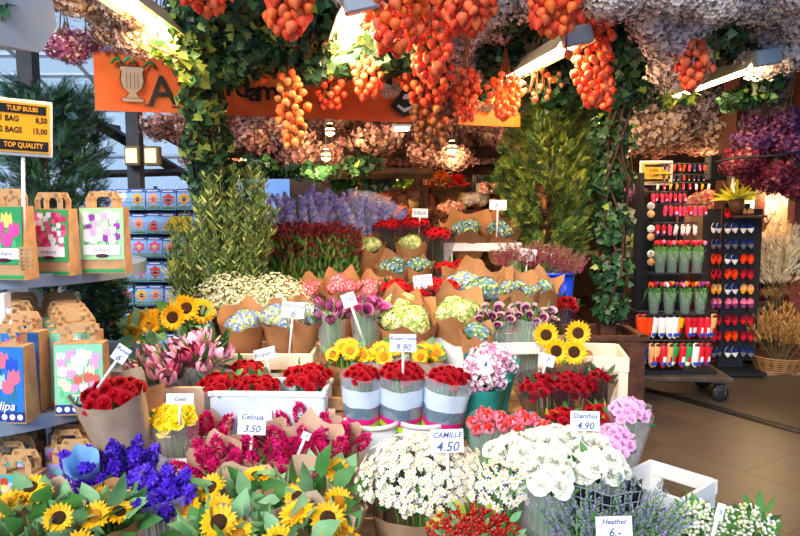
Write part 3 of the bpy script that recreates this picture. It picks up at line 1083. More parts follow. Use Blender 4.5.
# red roses in dark sleeves
for px, py, d, rp, n, lb in ((541, 383, 3.0, 24, 12, 'dark-sleeved red rose bouquet left of its pair under the sunflowers'), (574, 382, 3.0, 26, 16, 'dark-sleeved red rose bouquet right below the four sunflowers'),
                             (600, 376, 3.05, 14, 4, 'narrow dark-sleeved rose bouquet beside the white bin rim')):
    bouquet('red_rose_bouquet', lb, px, py, d, rp, 'dark_red_rose', int(n * 1.6), .025, 'dark', tilt=.22, leafn=12, leafs=.05, leafm=[G3], wr=1.1, nested=.08, headname='rose', roll=-.12 if px < 550 else .05)
for px, py, lb in ((565, 415, 'low red rose bouquet peeping out left of the carnation card'), (603, 413, 'low dark red bouquet between the carnation card and the pink roses')):
    bouquet('red_rose_bouquet', lb, px, py, 2.8, 19, 'red_rose', 14, .025, 'dark', tilt=.2, leafn=10, leafs=.05, leafm=[G4, G1], wr=1.05, headname='rose')
# coral pink fruit-like blooms
for px, py, d, rp, n, lb in ((490, 420, 2.72, 20, 9, 'coral pink waxy bloom bouquet left, below the teal tissue'), (526, 424, 2.7, 22, 8, 'coral pink waxy bloom bouquet above the white roses')):
    bouquet('coral_bloom_bouquet', lb, px, py, d, rp, 'coral_fruit_bloom', n, .05, 'clear', tilt=.15, leafn=4, leafs=.04, headname='bloom', face=.1, hs=-.02)

# pink spray in teal tissue
t = bouquet('spray_bouquet', 'pink and white spray bouquet wrapped in teal tissue, left part', 480, 373, 3.15, 27, 'pink_spray_bloom', 26, .03, 'teal', tilt=.25, leafn=30, leafs=.03, headname='bloom', dome=.8, nested=-.16, wr=1.0)
bouquet('spray_bouquet', 'pink and white spray bouquet in teal tissue, higher and behind', 492, 358, 3.3, 24, 'pink_spray_bloom', 20, .03, 'teal', tilt=.2, leafn=20, leafs=.03, headname='bloom', dome=.8, nested=-.12)

# red roses in printed sleeves, centre
for px, py, d, rp, n, lb in ((363, 372, 3.05, 20, 13, 'red roses in a printed sleeve, leftmost of three in the centre'), (403, 370, 3.05, 25, 18, 'red roses in a printed sleeve under the rose price card'),
                             (450, 374, 3.0, 23, 15, 'red roses in a printed sleeve, right of three, leaning to the spray bouquet')):
    bouquet('red_rose_bouquet', lb, px, py, d, rp, 'red_rose', int(n * 1.5), .0245, 'printed', tilt=.16, leafn=0, wr=1.06, rb=.62, nested=.0, headname='rose', zb=.44, roll=.04 if px < 430 else .14)
for k, (px, d) in enumerate(((372, 2.98), (424, 3.0))):
    bucket('flower_bucket', ('left' if k == 0 else 'right') + ' white bucket holding the printed rose sleeves in the centre', px, 420, d + .05, .12, .22, WHITEP, zb=.4)

# red roses in the pale blue box
p = P(268, 392, 3.0)
p.y = 3.12
t = thing('flower_box', 'pale blue-white plastic box full of red roses', 'box', (p.x, p.y, .4), (0, 0, -.04))
bx, by, bh = .5, .24, p.z - .4 - .01
ob('body', join([box(bx, .012, bh, (0, -by / 2, bh / 2)), box(bx, .012, bh, (0, by / 2, bh / 2)), box(.012, by, bh, (-bx / 2, 0, bh / 2)), box(.012, by, bh, (bx / 2, 0, bh / 2)), box(bx, by, .012, (0, 0, .006))]), t, mats=mat('pale_blue_plastic', 'd4e6f6', .35), smooth=False)
ob('rim', join([box(bx + .03, .02, .025, (0, s * by / 2, bh), bev=.004) for s in (-1, 1)] + [box(.02, by + .03, .025, (s * bx / 2, 0, bh), bev=.004) for s in (-1, 1)]), t, mats=MATS['pale_blue_plastic'], smooth=False)
for px, py, d, rp, n, wrk, lb in ((220, 381, 3.1, 22, 13, 'clear', 'red rose bouquet in clear film, leftmost in the pale blue box'), (258, 384, 3.1, 23, 12, 'clear', 'red rose bouquet in clear film, second in the pale blue box'),
                                  (307, 374, 3.15, 27, 17, None, 'unwrapped red rose bouquet, rightmost in the pale blue box'), (246, 368, 3.3, 20, 10, 'clear', 'red rose bouquet behind the clear-wrapped pair in the box')):
    bouquet('red_rose_bouquet', lb, px, py, d, rp, 'red_rose', int(n * (1.5 if wrk is None else 1.8)), .03 if wrk is None else .0265, wrk, tilt=.2, leafn=14, leafs=.05, wr=1.05, headname='rose', zb=.43, nested=-.02, rb=.55)
# roses in brown paper at left
bouquet('red_rose_bouquet', 'big red roses in crumpled brown paper before the bulb bags', 110, 391, 2.62, 31, 'red_rose', 17, .037, 'grey', tilt=.28, leafn=0, wr=1.1, nested=.02, headname='rose', wk=dict(back=.1, peaks=.1, crump=.035), roll=-.1, dome=.4)
ob('paper_flap', patch(lambda u, v: (.02 + .15 * u, -.02 + .16 * u * v, .30 * v + .04 * u - .05), 4, 4).at((P(138, 430, 2.62).x - .12, 2.66, .56)), mats=KRAFT, label='brown paper sheet folded beside the crumpled rose wrapper', category='paper')
# yellow roses
bouquet('yellow_rose_bouquet', 'yellow rose bouquet in clear film left of the pale blue box', 171, 415, 2.75, 25, 'yellow_rose', 22, .034, 'clear', tilt=.25, leafn=6, leafs=.04, headname='rose', dome=.6, nested=.0)
p = P(155, 456, 2.7)
crate('flower_crate', 'white crate beneath the yellow roses', p.x + .03, 2.8, .2, .4, .26, p.z - .2, WHITEP, 0, .3)

# lilies and sunflowers, left middle
for px, py, d, rp, n, lb in ((158, 362, 3.15, 30, 8, 'pink lily bouquet with green buds, left, beside the diamond price card'), (196, 345, 3.25, 30, 9, 'pink lily bouquet right, before the four open sunflowers')):
    bouquet('lily_bouquet', lb, px, py, d, rp, ['pink_tulip', 'pink_tulip', 'pink_tulip', 'green_bud', 'crimson_tulip', 'lily_bloom'], n + 4, .10, 'clear', tilt=.18, leafn=45, leafs=.12, leafm=[G3, G1], leaf_t=zleaf(1, .22, .2, .2), headname='lily', hs=-.06, face=.3, leafup=1.2, wr=1.0, nested=-.25)
crate('flower_crate', 'pale crate with kraft rim under the pink lilies', P(175, 390, 3.3).x, 3.2, .4, .42, .3, .36, KRAFT_L, 0, .2)
for px, py, rp, hr, n, lb in ((182, 316, 26, .075, 5, 'open sunflower bouquet with dark centres behind the pink lilies'), (145, 325, 18, .055, 6, 'golden sunflower bouquet left of the dark-centred ones')):
    bouquet('sunflower_bouquet', lb, px, py, 3.7, rp, 'sunflower' if hr > .06 else 'yellow_sunflower', n, hr, None, tilt=.3, leafn=24, leafs=.1, leafm=SFL, leaf_t=big, headname='sunflower', face=1.4, dome=.8, zb=.5)
for px, py, lb in ((568, 346, 'sunflower bouquet with four dark-eyed heads over the red roses'),):
    t = bouquet('sunflower_bouquet', lb, 566, 352, 3.55, 22, 'sunflower', 0, .06, 'kraft', tilt=.2, leafn=10, leafs=.07, leafm=SFL, leaf_t=big, nested=-.1)
    q0 = Matrix.Translation(t.location) @ t.rotation_euler.to_matrix().to_4x4()
    for sx, sy in ((546, 335), (578, 333), (556, 351), (574, 352)):
        hp = P(sx, sy, 3.46 if sy > 340 else 3.56)
        o = ob('sunflower', LF['sunflower'], t, q0.inverted() @ hp, (1.15, 0, rnd.uniform(-.2, .2)), S(13.5, 3.5))
for px, rp, lb in ((347, 22, 'yellow sunflower bouquet low, left behind the rose sleeves'), (385, 20, 'yellow sunflower bouquet low, behind the rose price card'), (428, 16, 'small sunflower bouquet right behind the rose price card')):
    bouquet('sunflower_bouquet', lb, px, 352, 3.4, rp, ['yellow_sunflower'], 6, .045, 'kraft', tilt=.2, leafn=14, leafs=.07, leafm=SFL, leaf_t=big, headname='sunflower', face=.7, dome=.5, nested=-.15)

# blue hydrangeas and their crate
for px, py, rp, lb in ((243, 322, 20, 'blue and cream hydrangea bouquet, leftmost over the white crate'), (281, 319, 18, 'blue hydrangea bouquet in the middle, under the price card'), (304, 316, 17, 'pale hydrangea bouquet in leaning kraft paper, right of the price card')):
    bouquet('hydrangea_bouquet', lb, px, py, 3.75, rp, 'blue_hydrangea', 4, .065, 'kraft', tilt=.3, leafn=0, headname='hydrangea', spread=.75, wr=1.2, rb=.5, nested=.12, zb=.68, wk=dict(back=.3, peaks=.22), roll=.15 if px > 300 else 0)
p = P(272, 358, 3.7)
crate('flower_crate', 'white plastic crate carrying the blue hydrangeas', p.x, 3.75, .5, .46, .32, .29, CREAMP, 0, .35)
# gypsophila
GY = floret(4, 1, .2)
tiny_bunch('gypsophila_bouquet', 'cream gypsophila cloud, left half, above the sunflowers', 230, 297, 4.1, 38, 32, 2200, .009, GY, [mat('gyp_cream', 'e8e6c8', .6), mat('gyp_green', 'b4b88a', .6)], 0, None, offs=rng.integers(0, 2, 2200), leafn=60, loose=.6)
tiny_bunch('gypsophila_bouquet', 'cream gypsophila cloud, right half, above the blue hydrangeas', 272, 295, 4.15, 36, 30, 2200, .009, GY, [MATS['gyp_cream'], MATS['gyp_green']], 0, None, offs=rng.integers(0, 2, 2200), leafn=60, loose=.6)

# plum tulips and callas in clear sleeves
for px, py, n, key, lb in ((331, 307, 9, 'purple_tulip', 'plum flower bouquet with visible stems, left of the small card'), (366, 306, 10, 'plum_calla', 'plum calla bouquet right of the small card')):
    bouquet('calla_bouquet', lb, px, py, 3.75, 19, key, n, .07, 'clear', tilt=.12, leafn=10, leafs=.07, headname='calla', hs=-.04, face=.2, wr=.9, stemn=18, rb=.3)
for px, py, n, lb in ((494, 316, 17, 'dark purple calla bouquet left in the white collar'), (530, 315, 17, 'dark purple calla bouquet right in the white collar')):
    bouquet('calla_bouquet', lb, px, py, 3.75, 23, 'dark_calla', n, .06, 'clear', tilt=.1, leafn=30, leafs=.1, leafm=[GS, G1], leaf_t=zleaf(1, .12), headname='calla', hs=-.03, face=.3, wr=.95, stemn=24, rb=.4, leafup=2.5)
p = P(517, 343, 3.58)
crate('flower_collar', 'white open flower collar with legs holding the dark callas', p.x + .01, 3.72, .5, .29, .26, p.z - .5, WHITEP, .12, .6, legs=True)
crate('flower_crate', 'long white crate left of the calla collar behind the small sunflowers', P(430, 345, 3.6).x, 3.6, .5, .46, .25, P(430, 342, 3.6).z - .5, WHITEP, 0, .2)
# green hydrangeas
for px, py, d, rp, lb, rr in ((408, 322, 3.7, 24, 'lime green hydrangea bouquet nearest the rose price card', 0), (456, 312, 3.8, 24, 'lime green hydrangea bouquet in tall folded kraft paper', .12), (400, 308, 3.9, 18, 'lime hydrangea bouquet half hidden behind the nearest lime one', 0),
                             (483, 292, 4.2, 26, 'blue-green hydrangea bouquet on the right of the amaryllis card', 0), (467, 287, 4.3, 22, 'blue hydrangea bouquet just behind the blue-green one', 0)):
    bouquet('hydrangea_bouquet', lb, px, py, d, rp, 'green_hydrangea' if d < 4.1 else 'blue_hydrangea' if 'blue h' in lb else 'teal_hydrangea', 5, .07, 'kraft', tilt=.32, leafn=0, headname='hydrangea', spread=.66, wr=1.28, nested=.2, wk=dict(back=.2, peaks=.32, crump=.035), roll=rr)
for px, py, d, rp, lb in ((516, 290, 4.2, 20, 'kraft hydrangea bouquet turned away at the right end'), (537, 289, 4.3, 20, 'last kraft hydrangea bouquet in the row, by the blue bucket'), (478, 335, 3.45, 14, 'empty-looking crumpled kraft bouquet beside the white collar')):
    bouquet('hydrangea_bouquet', lb, px, py, d, rp, 'teal_hydrangea', 3, .05, 'kraft', tilt=.25, leafn=0, headname='hydrangea', spread=.6, wr=1.2, nested=.2, wk=dict(back=.2, peaks=.35, crump=.04), hs=-.0)
# pink hydrangeas
for px, py, lb in ((308, 292, 'pink bloom bouquet in kraft leftmost, behind the small card'), (341, 287, 'pink bloom bouquet in kraft, middle'), (370, 290, 'pink bloom bouquet in kraft, right, by the amaryllis')):
    bouquet('pink_bouquet', lb, px, py, 4.25, 17, 'pink_hydrangea', 5, .05, 'kraft', tilt=.3, leafn=0, headname='bloom', spread=.65, wr=1.28, nested=.15, wk=dict(back=.2, peaks=.32))
# amaryllis / red bunches
for px, py, d, rp, lb in ((396, 286, 4.2, 18, 'red amaryllis bouquet left of its price card'), (440, 284, 4.2, 20, 'red amaryllis bouquet right of its price card'), (418, 293, 4.15, 15, 'small red amaryllis bouquet under its price card'),
                          (448, 266, 4.75, 12, 'red bouquet in dark film beneath the white tray, left'), (468, 264, 4.75, 14, 'red bouquet in dark film beneath the white tray, right'),
                          (390, 224, 5.1, 17, 'tall red bouquet just right of the blue larkspur'), (414, 222, 5.1, 17, 'tall red bouquet behind the upper middle price card'), (436, 232, 5.05, 17, 'tall dark-sleeved red bouquet left of the kraft pair on the tray')):
    bouquet('red_flower_bouquet', lb, px, py, d, rp, 'bright_red_bloom', 22, .028, 'dark', tilt=.15, leafn=12, leafs=.05, leafm=[G3], headname='bloom', wr=1.1, nested=.04)
# upper kraft greens
for px, py, d, rp, key, lb in ((393, 268, 4.85, 16, 'teal_hydrangea', 'blue-green bouquet in kraft above the amaryllis card'), (366, 248, 5.0, 15, 'green_hydrangea', 'lime bouquet in kraft, left, next to the dark red skimmia'),
                               (411, 244, 5.0, 13, 'green_hydrangea', 'lime bouquet in upright kraft, before the tall red flowers'), (418, 267, 4.85, 12, 'teal_hydrangea', 'small blue-green kraft bouquet just above the amaryllis card'),
                               (468, 231, 5.2, 21, 'teal_hydrangea', 'wide green bouquet in kraft on the upper white tray'), (500, 232, 5.2, 17, 'teal_hydrangea', 'green bouquet in kraft at the right end of the upper white tray')):
    bouquet('hydrangea_bouquet', lb, px, py, d, rp, key, 5, .06, 'kraft', tilt=.3, leafn=0, headname='hydrangea', spread=.6, wr=1.28, nested=.2, wk=dict(back=.2, peaks=.32, crump=.03), zb=None if py > 240 else 1.12)
p = P(482, 247, 5.1)
crate('flower_crate', 'white plastic tray high on the stand carrying two kraft bouquets', p.x, 5.22, .95, .56, .3, P(482, 243, 5.07).z - .95, WHITEP, 0, .6)
# magenta heather
for px, py, lb in ((516, 254, 'magenta heather pot left, under the tilted price card'), (543, 254, 'magenta heather pot in the middle, over the blue bucket'), (564, 262, 'magenta heather pot right, against the conifer')):
    bouquet('heather_bouquet', lb, px, py, 4.8, 19, 'magenta_heather_spike', 34, .06, None, tilt=.05, leafn=30, leafs=.03, headname='heather_spike', hs=-.06, face=.1, stemn=8)
bouquet('red_leaf_bouquet', 'dull red leafy bouquet hanging over the blue bucket edge', 562, 302, 4.5, 16, 'dark_red_rose', 9, .04, 'dark', tilt=.2, leafn=30, leafs=.06, leafm=[mat('maroon_leaf', '6c2430', .6), G3], headname='bloom')
# larkspur
for px, py, rp, n, lb, ro in ((284, 209, 15, 12, 'blue larkspur bunch leftmost, loose', -.1), (304, 205, 16, 14, 'blue larkspur bunch in the middle of the left group', 0), (322, 204, 11, 10, 'blue larkspur bunch right of the left group', .05),
                              (360, 207, 10, 12, 'blue larkspur in upright clear sleeve, left of three', .1), (373, 209, 10, 12, 'blue larkspur in clear sleeve, middle of three', .2), (387, 213, 9, 9, 'blue larkspur in clear sleeve leaning right', .34)):
    bouquet('larkspur_bouquet', lb, px, py, 5.3, rp, 'larkspur_spike', n, .105, 'clear' if px > 340 else None, tilt=.05, roll=ro, leafn=0, headname='larkspur_spike', hs=-.16, face=.0, wr=1.35, stemn=10, nested=1.1, zb=.95, jit=.5)
bouquet('red_flower_bouquet', 'narrow red bouquet between the two larkspur groups', 346, 212, 5.35, 8, 'bright_red_bloom', 8, .03, 'dark', tilt=.05, leafn=10, leafs=.05, headname='bloom')
# skimmia
kk = 1300
for px, rp, lb in ((294, 30, 'dark red skimmia bush, left half, behind the gypsophila'), (330, 28, 'dark red skimmia bush, right half, under the larkspur')):
    seed_n[0] += 1
    Cp = P(px, 240, 4.85)
    base, H = base_of(Cp, 0)
    R = S(rp, 4.85)
    t = thing('skimmia_bush', lb, 'shrub', base)
    a_ = rng.uniform(0, 2 * PI, kk); q = np.sqrt(rng.uniform(0, 1, kk)) * R
    z = rng.uniform(-.32, .0, kk)
    pos = np.stack([q * np.cos(a_), q * np.sin(a_), H + z], 1)
    dr = np.stack([np.cos(a_) * .3, np.sin(a_) * .3, np.ones(kk)], 1)
    ob('foliage', scatter('foliage', [(zleaf(1, .3), frames(pos, dr + rng.normal(0, .2, dr.shape), .07), rng.integers(0, 2, kk))], [mat('olive_leaf', '6a7a34', .6), G1]), t, kind='stuff')
    a_ = rng.uniform(0, 2 * PI, kk); q = np.sqrt(rng.uniform(0, 1, kk)) * R * 1.1
    pos = np.stack([q * np.cos(a_), q * np.sin(a_), H + rng.uniform(-.08, .13, kk) - q * .25], 1)
    ob('buds', scatter('buds', [(zleaf(1, .45, .3), frames(pos, np.stack([np.cos(a_), np.sin(a_), np.full(kk, 1.2)], 1), .036), rng.integers(0, 2, kk))], [mat('skimmia_red', '641220', .6), mat('skimmia_rust', '8a3028', .6)]), t, kind='stuff')
    ob('stems', stems(R * .8, H, 16), t, mats=M_wood)

# ------------------------------------------------------------------ white bins at the right
p = P(665, 478, 2.62)
t = crate('flower_bin', 'empty white plastic flower bin standing on the floor at the right', p.x, p.y, 0, .27, .27, p.z, WHITEP, .72, .74, wall=.01)
p = P(585, 362, 3.55)
crate('flower_bin', 'cream white bin with open sides behind the dark red roses', p.x + .02, 3.72, .0, .44, .34, P(600, 356, 3.55).z, CREAMP, -.15, .78, .13, wall=.012)
# wooden crates between
for px, py, d, w_, h, zz, lb in ((338, 418, 3.2, .16, .3, .4, 'small pale wooden crate between the pale blue box and the rose sleeves'), (365, 500, 2.5, .13, .34, .2, 'narrow wooden crate between the sunflowers and the chamomile'), (468, 392, 3.3, .2, .26, .4, 'wooden crate behind the spray bouquet')):
    p = P(px, py, d)
    t = thing('wooden_crate', lb, 'crate', (p.x, p.y, zz))
    for k in range(4):
        for s in (-1, 1):
            ob('slat', box(w_, .012, h * .19, (0, s * .09, h * (.13 + .25 * k))), t, mats=M_pale, smooth=False)
    for s in (-1, 1):
        for q in (-.075, .075):
            ob('corner_post', box(.03, .03, h, (s * (w_ / 2 - .01), q, h / 2)), t, mats=M_pale, smooth=False)

# ------------------------------------------------------------------ price cards
M_card = mat('white_card', 'f4f6f8', .5)
M_ink = mat('blue_black_ink', '4a5a8c', .6)


def card(label, px, py, d, wpx, hpx, lines, roll=0.0, stick=.2, yaw=0.0, lean=-.15):
    p = P(px, py, d)
    wd, h = S(wpx, d), S(hpx, d)
    t = thing('price_card', label, 'price card', p, (lean, roll, yaw))
    ob('card', box(wd, .003, h, bev=.0008), t, mats=M_card, smooth=False)
    ob('stick', tube([(0, .004, -h * .3), (0, .004, -h / 2 - stick)], .0065, 5), t, mats=WHITEP)
    n = len(lines)
    for i, (s, q) in enumerate(lines):
        text_obj(s, h * q * 1.15, M_ink, t, (0, -.0024, h * (.25 - .5 * i) if n > 1 else 0), (PI / 2, 0, 0), 'lettering', .25, bold=h * .004)


card('diamond-tilted price card over the big red roses at left', 121, 354, 2.55, 15, 17, [('Rozen', .3), ('6', .5)], .6, .12)
card('blank-looking price card over the yellow roses', 180, 399, 2.66, 28, 11, [('Geel', .5)], 0, .08)
card('price card in front of the celosia, below the pale blue box', 252, 423, 2.6, 29, 24, [('Celosia', .28), ('3.50', .36)], .04)
card('price card above the blue hydrangeas', 293, 310, 3.62, 23, 16, [('HORTENSIA', .26), ('6', .55)], .08)
card('tilted price card leaning on the white hydrangea crate', 265, 354, 3.4, 22, 12, [('Rozen 7', .5)], -.25, .1)
card('tilted small price card between the plum bouquets', 349, 300, 3.55, 14, 14, [('7.50', .4)], -.35)
card('rose price card over the printed sleeves, centre', 403, 343, 3.0, 27, 18, [('Rozen rood', .27), ('9.90', .45)], 0, .12)
card('chamomile price card, largest, reading 4.50', 447, 441, 2.25, 34, 24, [('CAMILLE', .28), ('4.50', .5)], -.03, .18)
card('amaryllis price card in the red row', 423, 282, 4.15, 19, 14, [('Amaryllis', .3), ('8.-', .45)], -.12, .2)
card('price card before the tall red bouquets, upper middle', 420, 213, 5.05, 16, 9, [('Lilium', .5)], .05)
card('highest price card, over the tray with kraft bouquets', 498, 205, 5.05, 17, 10, [('6.-', .6)], .05)
card('tilted price card over the magenta heather', 528, 255, 4.75, 17, 12, [('Heide', .35), ('5', .4)], .12)
card('lower price card deep in the magenta heather', 548, 256, 4.85, 14, 8, [('5.-', .6)], .12, .1)
card('carnation price card between pink and white roses', 585, 421, 2.45, 30, 20, [('Dianthus', .3), ('4.90', .45)], .03)
card('lowest price card, in the lilac heather', 614, 527, 1.78, 38, 22, [('Heather', .3), ('6.-', .5)], -.03, .1)
card('white tag stuck in the pink spray bouquet', 485, 365, 3.0, 12, 20, [('4', .4)], -.35, .06)
card('crumpled white card before the four sunflowers', 547, 360, 3.05, 16, 12, [('7', .5)], .3, .06)
card('pale tag in the snowberries', 720, 512, 2.0, 9, 18, [('5', .3)], .3, .1)
card('small white tag inside the front celosia bouquet', 306, 436, 2.5, 9, 8, [('3', .5)], .4, .08)
# ------------------------------------------------------------------ bulb bag shelves
M_shelf = mat('galvanised_shelf', 'a4b4c4', .35, '8c9cac', 6, metal=.3)
M_white = mat('white_frame', 'd8dde2', .4)
sc_ = (-2.0, 3.32)
stnd = thing('round_bulb_display', 'round tiered grey metal shelf stand with the tulip bulb bags', 'display stand', (sc_[0], sc_[1], 0))


def shelf(z, r, dy=0, perf=False):
    o = ob('shelf', lathe([(.001, -.02), (r - .02, -.02), (r, -.045), (r + .006, -.045), (r + .006, .012), (r, .012), (r - .004, 0), (.001, 0)], 64, cap=False).at((0, dy, z)), stnd, mats=M_shelf, smooth=False)
    if perf:
        ts = []
        for a in range(110):
            an = -PI / 2 + (a - 40) * .022
            for rr in (r - .035, r - .065, r - .095, r - .125):
                ts.append(box(.011, .011, .002, (rr * math.cos(an), rr * math.sin(an) + dy, z + .002)))
        ob('perforations', join(ts), o, mats=mat('hole_dark', '2c343c', .8), smooth=False)


SH1, SH2, SH3 = P(60, 277, 2.95).z, .765, .30
shelf(SH1, .67, .15)
shelf(SH2, .86, -.12, True)
shelf(SH3, .9, -.1)
ob('pole', tube([(0, .1, 0), (0, .1, 1.5)], .035, 10), stnd, mats=M_white)
p = P(4, 300, 2.8)
ob('bracket', join([box(.03, .05, .62, (p.x - sc_[0], p.y - sc_[1], SH1 - .36)), box(.02, .012, .28, (p.x - sc_[0] + .03, p.y - sc_[1] - .02, SH1 - .25))]), stnd, mats=M_white, smooth=False)
ob('foot', lathe([(.5, 0), (.5, .03), (.04, .06)], 24), stnd, mats=M_white)

BAGC = {}


def bag_meshes(kind, w, h):
    """print panel with tulips drawn in flat coloured petals"""
    bgc, cols, size, n, text = kind['bg'], kind['cols'], kind['size'], kind['n'], kind.get('text')
    mats = [bgc] + cols + [kind['leaf']]
    r = random.Random(kind['seed'])
    V = [(-w / 2, 0, 0), (w / 2, 0, 0), (w / 2, 0, h), (-w / 2, 0, h)]
    ts = [T(V, [(0, 1, 2, 3)], 0)]
    k = 0
    pts = []
    tries = 0
    while len(pts) < n * 2 and tries < 3000:
        tries += 1
        x, z = r.uniform(-w / 2 + size * .6, w / 2 - size * .6), r.uniform(size * .3 + kind.get('lo', .0) * h, h - size * 1.2)
        if all((x - a) ** 2 + (z - b) ** 2 > (size * .64) ** 2 for a, b in pts):
            pts.append((x, z))
    for x, z in pts:
        for s in (-.5, .4):
            e = -.0004 - .00002 * k
            ts.append(T([(x, e, z), (x + s * size * .3, e, z - size * .5), (x + s * size * .5, e, max(.002, z - size * 1.1)), (x + s * size * .1, e, max(.002, z - size))], [(0, 1, 2, 3)], len(mats) - 1))
    for x, z in sorted(pts, key=lambda q: -q[1]):
        k += 1
        y = -.0008 - .00004 * k
        c = 1 + r.randrange(len(cols))
        s = size * r.uniform(.85, 1.1)
        out = []
        for i in range(10):
            u = i / 9 * PI
            out.append((x - s * .42 * math.cos(u), y, z + s * (.45 - .45 * math.sin(u))))
        out += [(x + s * .34, y, z + s * .98), (x + s * .16, y, z + s * .78), (x, y, z + s * 1.05), (x - s * .16, y, z + s * .78), (x - s * .34, y, z + s * .98)]
        ts.append(T(out, [tuple(range(len(out)))], c))
    return join(ts), mats


def pm(n, c):
    return mat('print_' + n, c, .45)


KINDS = {
    'redgreen': dict(bg=pm('green', '2f9a54'), cols=[pm('crimson', 'c8205c'), pm('white', 'f0e8ee'), pm('rose', 'e05a8c')], leaf=pm('leaf', '57c878'), size=.03, n=34, seed=1, lo=.18),
    'mixed': dict(bg=pm('pale_green', '9fd8a0'), cols=[pm('pink', 'f6a4cc'), pm('white', 'f0e8ee'), pm('purple', '8a2aa0'), pm('white', 'f0e8ee')], leaf=pm('leaf2', '3fa05a'), size=.038, n=28, seed=2, lo=.25),
    'balls': dict(bg=pm('green', '2f9a54'), cols=[pm('pink2', 'ec4c98'), pm('blue', '5a8adc'), pm('yellow', 'f2e068')], leaf=pm('leaf', '57c878'), size=.06, n=10, seed=3, lo=.2),
    'blue': dict(bg=pm('skyblue', '2a78c8'), cols=[pm('coral', 'f07088'), pm('deepblue', '2454c0'), pm('paleblue', 'a4d8e8'), pm('hotpink', 'e8487c')], leaf=pm('leaf3', '2f7a86'), size=.06, n=9, seed=4, lo=.16),
    'pastel': dict(bg=pm('mint', '8cd4ac'), cols=[pm('coral2', 'f06a5c'), pm('pink', 'f6a4cc'), pm('cream', 'f6ecc0'), pm('white', 'f0e8ee')], leaf=pm('leaf', '57c878'), size=.042, n=34, seed=5, lo=.2),
    'stripe': dict(bg=pm('teal', '3cb4b0'), cols=[pm('lemon', 'e8d860'), pm('plum', '8c3c7c'), pm('lilac', 'd0b8dc'), pm('redy', 'c8402c')], leaf=pm('leaf', '57c878'), size=.036, n=22, seed=6),
    'violet': dict(bg=pm('lilacbg', 'b0a0d8'), cols=[pm('purple', '8a2aa0'), pm('pink2', 'ec4c98'), pm('aqua', '6cd0d8')], leaf=pm('leaf', '57c878'), size=.032, n=22, seed=7),
}


def bag(label, px, py, d, wpx, hpx, kind, z0, yaw=0.0, lab=True, band=None, text=None, dep=.09, handle=True, group=None, bottom=True):
    """(px, py) is the bottom centre of the bag's front"""
    w_ = S(wpx, d)
    h = S(hpx, d)
    x = P(px, py, d).x
    t = thing('bulb_bag', label, 'paper bag', (x, d, z0), (0, 0, yaw), group)
    a, b, c2 = w_ / 2, dep, h
    V = [(-a, 0, 0), (a, 0, 0), (a, b, 0), (-a, b, 0), (-a * .97, .012, c2), (a * .97, .012, c2), (a * .97, b - .012, c2), (-a * .97, b - .012, c2), (-a - .004, b / 2, c2 * .5), (a - .006, b / 2, c2 * .5)]
    Fc = [(0, 1, 5, 4), (2, 3, 7, 6), (3, 0, 8), (0, 4, 8), (4, 7, 8), (7, 3, 8), (1, 2, 9), (2, 6, 9), (6, 5, 9), (5, 1, 9), (0, 3, 2, 1), (4, 5, 6, 7)]
    ob('bag_body', T(V, Fc), t, mats=mat('bag_paper', 'c49a6c', .7, 'b0865a', 12, rand=.06), smooth=False)
    K = KINDS[kind]
    ph = h * (.78 if bottom else .92)
    key = (kind, round(w_, 3), round(ph, 3))
    if key not in BAGC:
        tt, ms = bag_meshes(K, w_ * .95, ph)
        BAGC[key] = mesh('printed_panel', tt, ms, False)
    lean = math.atan2(.012, h)
    ob('printed_panel', BAGC[key], t, (0, -.0015, h - ph - .003), (-lean, 0, 0))
    if bottom:
        ob('lower_print', box(w_ * .95, .001, h * .05, (0, -.0015, .012)), t, mats=pm('green', '2f9a54'), smooth=False)
    if lab:
        o = ob('name_strip', box(w_ * .8, .0015, h * .15, (0, -.004, h * .36)), t, mats=pm('white', 'f0e8ee'), smooth=False)
        text_obj('tulips', h * .07, pm('ink', '8a8088'), o, (0, -.0055, h * .36), (PI / 2, 0, 0), xs=1.6)
        ob('seal_hole', lathe([(.001, 0), (.018, 0), (.018, .001), (.001, .001)], 12).at((0, -.004, h * .27), (PI / 2, 0, 0), (1.6, .5, 1)), t, mats=pm('dark', '4a1830'), smooth=False)
    if band:
        o = ob('name_band', box(w_ * .96, .001, h * .13, (0, -.004, h * .09)), t, mats=pm('navy', '203c8c'), smooth=False)
        for q in range(6):
            ob('dot', lathe([(.001, 0), (h * .04, 0), (h * .04, .001), (.001, .001)], 8).at((w_ * (-.4 + q * .16), -.005, h * .09), (PI / 2, 0, 0)), o, mats=pm('white', 'f0e8ee'), smooth=False)
    if text:
        text_obj(text, h * .16, pm('white', 'f0e8ee'), t, (0, -.007, h * .23), (PI / 2, 0, 0), 'lettering', .3, bold=.0008)
    if handle:
        hw = w_ * .28
        for yy in (.014, dep - .014):
            ts = []
            arch = [(-hw, yy, h * .93), (-hw, yy, h + .035), (-hw * .75, yy, h + .06), (hw * .75, yy, h + .06), (hw, yy, h + .035), (hw, yy, h * .93)]
            for p0, p1 in zip(arch, arch[1:]):
                p0, p1 = Vector(p0), Vector(p1)
                dd = (p1 - p0).normalized()
                nn = Vector((0, 1, 0)).cross(dd) * .012
                e = dd * .006
                q = Vector((0, .002, 0))
                c8 = [p0 - e - nn, p1 + e - nn, p1 + e + nn, p0 - e + nn]
                ts.append(T([tuple(v - q) for v in c8] + [tuple(v + q) for v in c8], [(0, 1, 2, 3), (7, 6, 5, 4), (0, 4, 5, 1), (1, 5, 6, 2), (2, 6, 7, 3), (3, 7, 4, 0)]))
            ob('handle', join(ts), t, mats=mat('handle_paper', 'c89c68', .7), smooth=False)
    return t


